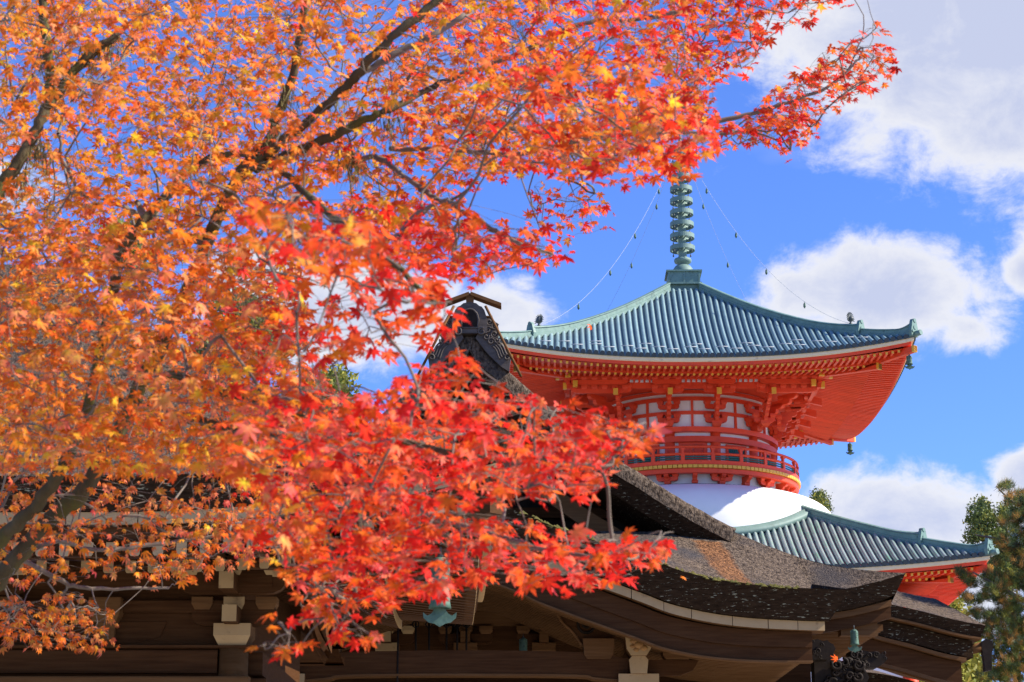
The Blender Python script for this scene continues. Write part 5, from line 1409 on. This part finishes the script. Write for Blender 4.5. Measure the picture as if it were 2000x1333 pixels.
# ---- limbs as seen, with depth and radius
LIMBS = [
 ('trunk', [(-330, 1560, 8.4, 0.0508), (-120, 1190, 8.2, 0.0356), (0, 1055, 8.0, 0.0285), (50, 1008, 7.9, 0.0275), (105, 940, 7.8, 0.0254), (142, 870, 7.7, 0.0244), (172, 800, 7.6, 0.0234), (205, 650, 7.5, 0.0219), (235, 500, 7.5, 0.0208), (300, 410, 7.5, 0.0194), (370, 330, 8.6, 0.0229)]),
 ('trunk', [(-300, 1560, 9.0, 0.0610), (-90, 1230, 8.9, 0.0458), (20, 1110, 8.8, 0.0386), (100, 1010, 8.7, 0.0366), (165, 955, 8.6, 0.0346), (235, 835, 8.5, 0.0326), (300, 700, 8.4, 0.0305), (370, 560, 8.3, 0.0275), (450, 371, 8.0, 0.0244), (525, 277, 7.8, 0.0224), (540, 230, 7.7, 0.0203), (577, 130, 7.6, 0.0162), (600, -30, 7.5, 0.0171)]),
 ('limb', [(-40, 440, 7.0, 0.0280), (0, 367, 7.0, 0.0254), (56, 285, 7.0, 0.0229), (86, 221, 7.0, 0.0213), (120, 172, 7.0, 0.0173), (180, 105, 7.0, 0.0184), (232, 67, 7.0, 0.0131)]),
 ('limb', [(97, 200, 7.02, 0.0183), (96, 140, 7.0, 0.0173), (92, 90, 7.0, 0.0197), (82, -30, 7.0, 0.0157)]),
 ('limb', [(470, 345, 7.95, 0.0224), (560, 270, 7.2, 0.0183), (640, 205, 7.0, 0.0162), (700, 145, 6.9, 0.0184), (763, 77, 6.8, 0.0164), (880, -20, 6.8, 0.0131)]),
 ('limb', [(700, 148, 6.9, 0.0144), (760, 112, 6.9, 0.0131), (830, 78, 6.9, 0.0118), (906, 31, 6.9, 0.0112)]),
 ('limb', [(500, 330, 7.9, 0.0173), (615, 281, 7.2, 0.0197), (700, 240, 7.1, 0.0171), (763, 213, 7.1, 0.0144), (857, 164, 7.2, 0.0112)]),
 ('limb', [(230, 780, 8.9, 0.0203), (280, 794, 8.4, 0.0173), (350, 812, 7.8, 0.0197), (455, 840, 7.2, 0.0171), (577, 861, 6.7, 0.0144), (640, 889, 6.3, 0.0118), (700, 952, 6.0, 0.0104), (700, 1040, 5.8, 0.0090), (690, 1130, 5.6, 0.0070)]),
 ('limb', [(330, 730, 8.2, 0.0184), (434, 763, 7.6, 0.0157), (520, 790, 7.0, 0.0131), (595, 812, 6.5, 0.0120), (700, 850, 6.0, 0.0110), (830, 872, 5.6, 0.0090), (960, 900, 5.3, 0.0070)]),
 ('limb', [(860, 160, 9.2, 0.0131), (1000, 110, 9.2, 0.0131), (1140, 45, 9.2, 0.0125), (1230, 40, 9.2, 0.0112), (1350, 20, 9.2, 0.0120)]),
 ('limb', [(820, 215, 9.2, 0.0144), (1000, 250, 9.1, 0.0125), (1160, 268, 9.0, 0.0105), (1300, 250, 8.9, 0.0112), (1387, 241, 8.9, 0.0120), (1510, 210, 8.9, 0.0100), (1615, 171, 8.9, 0.0080), (1678, 115, 8.9, 0.0050)]),
 ('limb', [(1300, 255, 8.9, 0.0090), (1395, 262, 8.9, 0.0080), (1470, 259, 8.9, 0.0060), (1530, 280, 8.9, 0.0040)]),
 ('limb', [(640, 330, 7.6, 0.0131), (731, 308, 7.4, 0.0118), (790, 345, 7.2, 0.0105), (840, 381, 7.1, 0.0112), (927, 427, 7.0, 0.0110), (1000, 470, 7.0, 0.0080), (1080, 495, 7.0, 0.0050)]),
 ('limb', [(760, 290, 7.6, 0.0118), (892, 294, 7.5, 0.0105), (1015, 301, 7.4, 0.0104), (1155, 269, 7.3, 0.0100), (1225, 241, 7.2, 0.0070)]),
 ('limb', [(370, 330, 8.6, 0.0197), (450, 300, 8.2, 0.0157), (540, 330, 7.2, 0.0118), (620, 400, 6.0, 0.0112), (720, 480, 5.0, 0.0100), (850, 590, 4.6, 0.0060)]),
 ('limb', [(0, 1120, 9.4, 0.0131), (100, 1060, 9.4, 0.0105), (200, 1075, 9.5, 0.0104), (330, 1060, 9.6, 0.0100), (480, 1040, 9.6, 0.0070)]),
 ('limb', [(20, 1080, 9.3, 0.0105), (110, 1130, 9.4, 0.0120), (180, 1150, 9.5, 0.0090), (330, 1148, 9.6, 0.0060)]),
 ('limb', [(560, 860, 6.8, 0.0112), (700, 930, 6.4, 0.0120), (830, 1000, 6.0, 0.0100), (980, 1050, 5.7, 0.0080), (1130, 1085, 5.5, 0.0060), (1270, 1075, 5.4, 0.0040)])]
nodes = []; 
def rough_path(pl, n):
    pts = smooth_curve([tuple(unproj(a, b, c)) + (r,) for a, b, c, r in pl], n)
    return pts
limb_nodes = []; limb_dir = []
for nm, pl in LIMBS:
    pts = rough_path(pl, 7 * (len(pl) - 1))
    r0 = pl[0][3]
    P3 = [Vector(p[:3]) + Vector((random.gauss(0, 1), random.gauss(0, 1), random.gauss(0, 1))) * (0.10 * p[3] + 0.002) for p in pts]
    rad = [p[3] * random.uniform(0.92, 1.08) for p in pts]
    b = MB(); b.tube(P3, rad, 12 if r0 > 0.03 else 8); b.build(nm, MAPLE_BARK if r0 > 0.015 else TWIG, maple)
    for i, p in enumerate(P3):
        if rad[i] < 0.075: limb_nodes.append(p)
# ---- sprays
sp_pos, sp_reg = [], []
for ri, (poly, n, (d0, d1), per_, cols, size, curl) in enumerate(CROWN):
    xs = [p[0] for p in poly]; ys = [p[1] for p in poly]; got = 0
    while got < n:
        c = np.stack([rng.uniform(min(xs), max(xs), 200), rng.uniform(min(ys), max(ys), 200)], -1)
        if ri < 2:      # the upper crown is loose: sprays gather in clouds with sky between
            w_ = np.sin(c[:, 0] * .021 + 1.3) * np.sin(c[:, 1] * .029 + .4) + .7 * np.sin(c[:, 0] * .043 + c[:, 1] * .037)
            c = c[rng.random(len(c)) < np.clip(.55 + .55 * w_, .05, 1)]
        c = c[in_poly(c, poly)][: n - got]
        d = d0 + (d1 - d0) * rng.random(len(c))
        sp_pos.append(unproj(c[:, 0], c[:, 1], d)); sp_reg += [ri] * len(c); got += len(c)
sp_pos = np.concatenate(sp_pos); sp_reg = np.array(sp_reg)
# twig network: every spray joins the nearest limb or spray already joined
base = np.array([tuple(p) for p in limb_nodes])
dist = np.min(np.linalg.norm(sp_pos[:, None, :] - base[None, ::2, :], axis=2), axis=1)
order = np.argsort(dist)
tree_p = [Vector(p) for p in base]; parent_of = [-1] * len(tree_p)
arr = np.concatenate([base, np.zeros((len(sp_pos), 3))]); cnt = len(base)
sp_node = {}
for k in order:
    p = sp_pos[k]
    dd = np.linalg.norm(arr[:cnt] - p, axis=1)
    j = int(np.argmin(dd + np.where(arr[:cnt, 0] > p[0] + 0.15, 0.25, 0.0)))
    arr[cnt] = p; parent_of.append(j); sp_node[k] = cnt; cnt += 1
des = np.ones(cnt)
for i in range(cnt - 1, len(base) - 1, -1):
    if parent_of[i] >= len(base): des[parent_of[i]] += des[i]
tw = MB()
for i in range(len(base), cnt):
    a = Vector(arr[parent_of[i]]); c = Vector(arr[i]); L = (c - a).length
    if L > 1.6: a = c + (a - c) * (1.0 / L); L = 1.0
    r1 = 0.00115 * des[i] ** 0.42; r0 = r1 * 1.25 + 0.0004
    m1 = a.lerp(c, 0.35) + Vector((random.gauss(0, 1), random.gauss(0, 1), random.gauss(0, 1) + 0.6)) * 0.06 * L
    m2 = a.lerp(c, 0.7) + Vector((random.gauss(0, 1), random.gauss(0, 1), random.gauss(0, 1) + 0.4)) * 0.05 * L
    tw.tube(smooth_curve([a, m1, m2, c], 6), [lerp(r0, r1, t / 6) for t in range(7)], 5, 0, False)
# ---- leaves
Q, Ccol, Ssz, Crl, Dep = [], [], [], [], []
for k in range(len(sp_pos)):
    poly, n, dr2_, per_, cols, size, curl = CROWN[sp_reg[k]]
    m = max(5, int(rng.normal(per_, 2.5)))
    c = sp_pos[k]
    R0 = size * 4.2
    off = rng.normal(0, 1, (m, 3)) * np.array([R0, R0, R0 * 0.27]); off[:, 2] -= 0.25 * np.abs(off[:, 0]) * rng.random(m)
    pts = c + off
    pp = project(pts)
    ok = in_poly(pp + rng.normal(0, 6, (m, 2)), poly)
    pts = pts[ok]
    if not len(pts): continue
    w = np.array([x[1] for x in cols], float); w /= w.sum()
    main = rng.choice(len(cols), p=w); blend = rng.normal(0, 0.13)
    for q, (qx, qy) in zip(pts, pp[ok]):
        ci = main if rng.random() < 0.5 else rng.choice(len(cols), p=w)
        cc = np.array(cols[ci][0])
        # the crown turns from orange on the left to red on the right
        lo_ = (qx - 330) / 400; hi_ = (qx - 560) / 900 * 0.8; f_ = min(max((qy - 330) / 200, 0), 1)
        t_ = min(max(lerp(hi_, lo_, f_) + blend, 0), 1)
        if rng.random() < (0.7 if sp_reg[k] < 14 else 0.2):
            cc = np.array(REDS[rng.integers(len(REDS))] if rng.random() < t_ else ORANGES[rng.integers(len(ORANGES))])
        if f_ > 0.5 and t_ > 0.75 and cc[1] > 0.2: cc = cc * np.array([1, 0.5, 0.8])
        if f_ > 0.5 and t_ < 0.25 and cc[1] < 0.05: cc = np.array(DOR)
        cc = cc * rng.uniform(0.82, 1.06) * np.array([1, rng.uniform(0.75, 1.35), rng.uniform(0.8, 1.3)])
        Q.append(q); Ccol.append(np.clip(cc, 0, 0.92)); Ssz.append(size * rng.uniform(0.6, 1.28)); Crl.append(curl * rng.uniform(0.4, 1.6))
    # leaf stalks
    for q in pts[::3]:
        tw.tube([Vector(c), Vector(c).lerp(Vector(q), 0.6) + Vector((0, 0, 0.01)), Vector(q)], 0.0008, 3, 0, False)
tw.build('twigs', TWIG, maple, kind='stuff')
Q = np.array(Q); Ccol = np.array(Ccol); Ssz = np.array(Ssz); Crl = np.array(Crl)
N = len(Q)
# normals: mostly up and outwards, tips hanging
nrm = np.array([0.10, -0.55, 0.72]) + rng.normal(0, 0.48, (N, 3)); nrm /= np.linalg.norm(nrm, axis=1)[:, None]
tip = np.stack([rng.normal(0.15, 0.8, N), rng.normal(-0.1, 0.4, N), rng.normal(-0.75, 0.35, N)], -1)
tip -= nrm * np.sum(tip * nrm, 1)[:, None]; tip /= np.linalg.norm(tip, axis=1)[:, None]
sid = np.cross(tip, nrm)
bend = -Crl[:, None] * LR2[None, :] * 0.45 + rng.normal(0, 0.07, (N, len(LV)))
loc = LV[None, :, :].repeat(N, 0).copy(); loc[:, :, 2] = bend
loc[:, :, :2] *= (1 - 0.22 * np.clip(Crl, 0, 2.0)[:, None, None] * LR2[None, :, None])
W = Q[:, None, :] + Ssz[:, None, None] * (loc[:, :, 0:1] * sid[:, None, :] + loc[:, :, 1:2] * tip[:, None, :] + loc[:, :, 2:3] * nrm[:, None, :])
vt = np.clip(Ccol[:, None, :] * (1 + rng.normal(0, 0.05, (N, len(LV), 1))), 0, 0.9)
two = rng.uniform(0.0, 1.0, (N, 1))
vt[:, 0, 1] *= 1.5
tipi = np.array([11 + 3 * i for i in range(7)]); sidei = np.array([9 + 3 * i for i in range(7)] + [10 + 3 * i for i in range(7)])
vt[:, tipi, 1] *= 1 - 0.55 * two; vt[:, tipi, 0] *= 1 - 0.18 * two; vt[:, sidei, 1] *= 1 - 0.2 * two
vt = np.clip(vt, 0, 0.92)
# the 300 leaves that show largest are objects of their own, the rest is one mass
pz = Q[:, 1] ; appar = Ssz / pz; pp = project(Q)
vis = (pp[:, 0] > 0) & (pp[:, 0] < 2000) & (pp[:, 1] > 0) & (pp[:, 1] < 1333)
rank = np.argsort(-np.where(vis, appar, 0) + pz * 0.0008)
big = rank[:300]; rest = np.setdiff1d(np.arange(N), big)
nv = len(LV)
crown = soup('crown', W[rest].reshape(-1, 3), (LF_[None] + (np.arange(len(rest)) * nv)[:, None, None]).reshape(-1, 3), vt[rest].reshape(-1, 3), LEAF, maple, kind='stuff')
for i in big:
    me_o = soup('leaf', W[i] - Q[i], LF_, vt[i], LEAF, maple, loc=tuple(Q[i]))
# hanging moss on the limbs
mo = MB()
for (px, py, dep, n, ln_) in ((95, 110, 7.0, 90, .10), (72, 290, 7.0, 110, .10), (40, 350, 7.0, 90, .10), (185, 115, 7.0, 60, .10), (215, 85, 7.0, 50, .12), (690, 305, 7.2, 110, .14), (765, 235, 7.1, 70, .14), (565, 190, 7.6, 60, .10), (540, 260, 7.7, 60, .10), (660, 195, 7.0, 40, .09)):
    for i in range(n):
        p = Vector(unproj(px + random.gauss(0, 16), py + random.gauss(0, 14), dep)); L = ln_ * random.uniform(0.3, 1.0)
        w_ = random.uniform(0.001, 0.003); d = Vector((random.gauss(0, 0.25), random.gauss(0, 0.25), -1)) * L; s2 = Vector((random.gauss(0, 1), random.gauss(0, 1), 0)).normalized() * w_
        mo.add([p - s2, p + s2, p + d * 0.6 + s2 * 0.8, p + d], [(0, 1, 2), (0, 2, 3)])
mo.build('hanging_moss', mat('olive_tree_moss', (0.15, 0.13, 0.045), (0.23, 0.20, 0.08), 8, 0.95, spec=0.1), maple, kind='stuff')
# leaves drifting down in the air
for (px, py, dep, sc_, rt, cc, lab) in ((1336, 1130, 14.0, 0.040, (1.0, 0.4, 0.3), ORA, 'orange maple leaf falling in front of the bark porch roof edge'),
                                        (1155, 638, 15.0, 0.045, (0.5, 1.0, 0.7), RDO, 'orange maple leaf floating before the blue pagoda roof'),
                                        (1634, 1288, 16.0, 0.050, (1.2, 0.7, 2.0), RDO, 'curled orange leaf falling before the dark carved beam')):
    lv = LV * sc_; lv[:, 2] = -LR2 * sc_ * 0.5
    o = soup('falling_leaf', lv, LF_, np.tile(cc, (nv, 1)), LEAF, None, loc=P(px, py, dep), rot=rt)
    o['label'] = lab; o['category'] = 'leaf'; o['group'] = 'leaves drifting in the air'

# ---------------------------------------------------------------- pines and other evergreens
def needle_tree(name, label, trunk, limbs, tufts, nl, n_per, colors, tuft_r=0.0, group='evergreens around the temple', width=0.0035):
    t = thing(name, label, 'tree', trunk[0][:3], group)
    o = Vector(trunk[0][:3])
    def loc_(p): return Vector(p[:3]) - o
    b = MB(); b.tube(smooth_curve([tuple(loc_(p)) for p in trunk], 20), [interp([(i / (len(trunk) - 1), p[3]) for i, p in enumerate(trunk)], k / 20) for k in range(21)], 10); b.build('trunk', PINE_BARK, t)
    for L in limbs:
        b = MB(); q = smooth_curve([tuple(loc_(p)) for p in L], 12); b.tube(q, [lerp(L[0][3], L[-1][3], k / 12) for k in range(13)], 6); b.build('branch', PINE_BARK, t)
    C = np.array(tufts); M = len(C); K = n_per
    ax = rng.normal(0, 0.55, (M, 3)) + np.array([0.05, -0.15, 0.75]); ax /= np.linalg.norm(ax, axis=1)[:, None]
    d = rng.normal(0, 0.62, (M, K, 3)) + ax[:, None, :]; d /= np.linalg.norm(d, axis=2)[:, :, None]
    L = nl * rng.uniform(0.7, 1.15, (M, K, 1))
    o0 = C[:, None, :] + rng.normal(0, max(tuft_r, nl * 0.16), (M, K, 3))
    s = np.cross(d, rng.normal(0, 1, (M, K, 3))); s /= np.linalg.norm(s, axis=2)[:, :, None]
    V = np.stack([o0 - s * width, o0 + s * width, o0 + d * L], 2).reshape(-1, 3) - np.array(o)
    ci = rng.choice(len(colors), M, p=np.array([c[1] for c in colors]) / sum(c[1] for c in colors))
    cc = np.array([c[0] for c in colors])[ci][:, None, :] * rng.uniform(0.65, 1.3, (M, K, 1))
    soup('needles', V, np.arange(M * K * 3).reshape(-1, 3), cc.repeat(3, 1).reshape(-1, 3), NEEDLE, t, kind='stuff')
    return t
GRN = (0.115, 0.145, 0.034); DGR = (0.06, 0.09, 0.03); YGR = (0.27, 0.25, 0.04); RUST = (0.42, 0.22, 0.055); BGR = (0.09, 0.135, 0.065)
def blob_tufts(blobs, dens, Y, dy):
    out = []
    for (px, py, rx, ry) in blobs:
        n = int(dens * rx * ry / 100)
        a = rng.uniform(0, 2 * pi, n); r = np.sqrt(rng.uniform(0.0, 1, n))
        dep = Y + rng.normal(0, dy, n)
        out.append(unproj(px + rx * r * np.cos(a), py + ry * r * np.sin(a), dep))
    return np.concatenate(out)
# right-hand pine with rusty autumn needles
YPN = 57.0
blobs = [(1958, 952, 12, 7), (1972, 948, 10, 6), (1985, 975, 26, 16), (1998, 1005, 26, 20), (1975, 1020, 22, 12), (1990, 1045, 22, 16), (1978, 1075, 26, 12), (2000, 1095, 26, 16), (1950, 1100, 16, 6),
         (1878, 1118, 12, 7), (1890, 1130, 14, 7), (1905, 1140, 18, 8), (1935, 1128, 18, 10), (1965, 1130, 22, 12), (1990, 1140, 22, 14), (1882, 1166, 12, 6), (1902, 1174, 18, 8), (1930, 1162, 20, 11), (1958, 1172, 20, 10),
         (1985, 1180, 20, 16), (1912, 1200, 22, 9), (1942, 1206, 22, 12), (1972, 1218, 22, 12), (1996, 1225, 18, 16), (1925, 1240, 16, 10), (1955, 1250, 20, 12), (1985, 1262, 22, 14), (1965, 1285, 20, 12), (1990, 1300, 22, 14), (1950, 1318, 20, 12), (1978, 1328, 24, 10), (1935, 1290, 10, 8),
         (1960, 1060, 20, 9), (1945, 1150, 24, 10), (1970, 1195, 24, 12), (1930, 1225, 22, 10), (1975, 1240, 24, 14), (1945, 1270, 20, 10), (1970, 1305, 26, 14), (1925, 1320, 20, 12), (2040, 1000, 40, 50), (2040, 1100, 50, 90), (2040, 1260, 50, 90)]
tf = blob_tufts(blobs, 19.0, YPN, 0.9)
tr0 = unproj(2075, 1700, YPN); 
trunk = [tuple(tr0 - np.array([0, 0, 2.0])) + (0.476,), tuple(unproj(2070, 1400, YPN)) + (0.374,), tuple(unproj(2050, 1150, YPN)) + (0.272,), tuple(unproj(2030, 940, YPN)) + (0.136,)]
trunk[0] = (trunk[0][0], trunk[0][1], 0.0, .5)
lim = [[tuple(unproj(2050, 1200, YPN)) + (0.119,), tuple(unproj(1985, 1165, YPN - 0.3)) + (0.068,), tuple(unproj(1900, 1118, YPN - 0.5)) + (0.020,)],
       [tuple(unproj(2055, 1290, YPN)) + (0.119,), tuple(unproj(1985, 1250, YPN - 0.3)) + (0.068,), tuple(unproj(1925, 1215, YPN - 0.4)) + (0.020,)],
       [tuple(unproj(2040, 1090, YPN)) + (0.102,), tuple(unproj(1975, 1060, YPN)) + (0.051,), tuple(unproj(1905, 1045, YPN)) + (0.017,)],
       [tuple(unproj(2035, 1000, YPN)) + (0.085,), tuple(unproj(1985, 985, YPN)) + (0.034,), tuple(unproj(1945, 950, YPN)) + (0.010,)],
       [tuple(unproj(2060, 1350, YPN)) + (0.102,), tuple(unproj(2000, 1310, YPN)) + (0.051,), tuple(unproj(1955, 1260, YPN)) + (0.017,)]]
needle_tree('pine_tree', 'tall pine with rusty brown and green needles at the right edge', trunk, lim, tf, 0.21, 34, [(DGR, 3), (GRN, 4), (BGR, 2), (RUST, 3.2), (YGR, 2)], width=0.0052)
def leafy(name, label, px, py_top, Y, blobs, dens, size, colors, trunk_px=None, group='evergreens around the temple'):
    base_ = unproj(px, py_top, Y); x = base_[0]
    t = thing(name, label, 'tree', (x, Y, 0), group); o = np.array([x, Y, 0])
    b = MB(); top = base_[2]; b.tube([(0, 0, 0), (0.1, 0, top * 0.5), (0, 0, top * 0.97)], [0.35 * size * 5 + 0.1, 0.2 * size * 5 + 0.06, 0.03], 8); b.build('trunk', PINE_BARK, t)
    C = blob_tufts(blobs, dens, Y, size * 6); M = len(C)
    K = 14
    o0 = C[:, None, :] + rng.normal(0, size * 1.0, (M, K, 3)); d = rng.normal(0, 1, (M, K, 3)); d[:, :, 2] += 0.5; d /= np.linalg.norm(d, axis=2)[:, :, None]
    s = np.cross(d, rng.normal(0, 1, (M, K, 3))); s /= np.linalg.norm(s, axis=2)[:, :, None]
    L = size * rng.uniform(0.5, 1.2, (M, K, 1))
    V = np.stack([o0 - s * L * 0.32, o0 + s * L * 0.32, o0 + d * L], 2).reshape(-1, 3) - o
    ci = rng.choice(len(colors), M, p=np.array([c[1] for c in colors]) / sum(c[1] for c in colors))
    cc = np.array([c[0] for c in colors])[ci][:, None, :] * rng.uniform(0.65, 1.35, (M, K, 1))
    soup('crown', V, np.arange(M * K * 3).reshape(-1, 3), cc.repeat(3, 1).reshape(-1, 3), NEEDLE, t, kind='stuff')
leafy('broadleaf_tree', 'sunlit yellow-green tree behind the side porch roof on the right', 1795, 1130, 165.0, [(1800, 1190, 60, 34), (1850, 1200, 30, 30), (1830, 1300, 70, 45), (1770, 1310, 60, 30), (1890, 1320, 50, 40), (1850, 1270, 60, 26), (1760, 1190, 30, 20), (1720, 1320, 30, 20), (1800, 1160, 26, 12)], 7.0, 0.55, [((0.24, 0.23, 0.035), 5), ((0.12, 0.15, 0.03), 3), ((0.32, 0.25, 0.04), 2)])
leafy('conifer_tree', 'dark conifer with open clumps behind the lower right roof corner', 1960, 940, 150.0, [(1918, 985, 9, 5), (1908, 998, 10, 5), (1925, 1005, 12, 6), (1903, 1018, 12, 5), (1922, 1028, 14, 6), (1940, 1015, 10, 6), (1905, 1042, 14, 6), (1930, 1048, 16, 6), (1898, 1056, 8, 4), (1955, 1040, 12, 8), (1962, 1070, 18, 8), (1960, 1120, 30, 30), (1970, 1000, 16, 8)], 55.0, 0.26, [(DGR, 4), (GRN, 4), (YGR, 1.5)])
leafy('conifer_tree', 'small dark green conifer top rising beside the white dome', 1597, 962, 150.0, [(1598, 968, 9, 5), (1606, 980, 10, 6), (1594, 976, 8, 5), (1612, 992, 8, 5), (1602, 1005, 14, 8)], 70.0, 0.20, [(GRN, 4), (DGR, 3), (YGR, 2)])
leafy('conifer_tree', 'yellow-green conifer top left of the gable among red leaves', 650, 728, 70.0, [(648, 740, 24, 12), (636, 758, 28, 14), (660, 765, 20, 12), (640, 785, 34, 20), (575, 762, 24, 10), (650, 820, 50, 30)], 14.0, 0.22, [(YGR, 4), (GRN, 4)])
leafy('conifer_tree', 'green conifer glimpsed through the upper left maple leaves', 470, 560, 62.0, [(470, 600, 46, 20), (230, 465, 30, 20), (520, 690, 40, 24), (470, 650, 60, 34), (430, 700, 60, 40), (250, 500, 40, 26)], 9.0, 0.20, [(GRN, 5), (YGR, 3)])
# far wooded hill
hl = MB()
def hill(u, v):
    x = lerp(-200, 400, u); y = lerp(420, 700, v)
    z = 60 * sin(v * pi / 2) * (0.75 + 0.25 * sin(x * 0.021 + 1.0)) + random.uniform(-2.5, 2.5) * (v > 0)
    return (x, y, z - 3)
hl.grid(hill, 70, 14, 0, False); hl.build('wooded_hill', mat('distant_forest', (0.025, 0.04, 0.022), (0.05, 0.065, 0.03), 0.08, 0.95, bump=0.5, bscale=0.3), None, kind='structure')
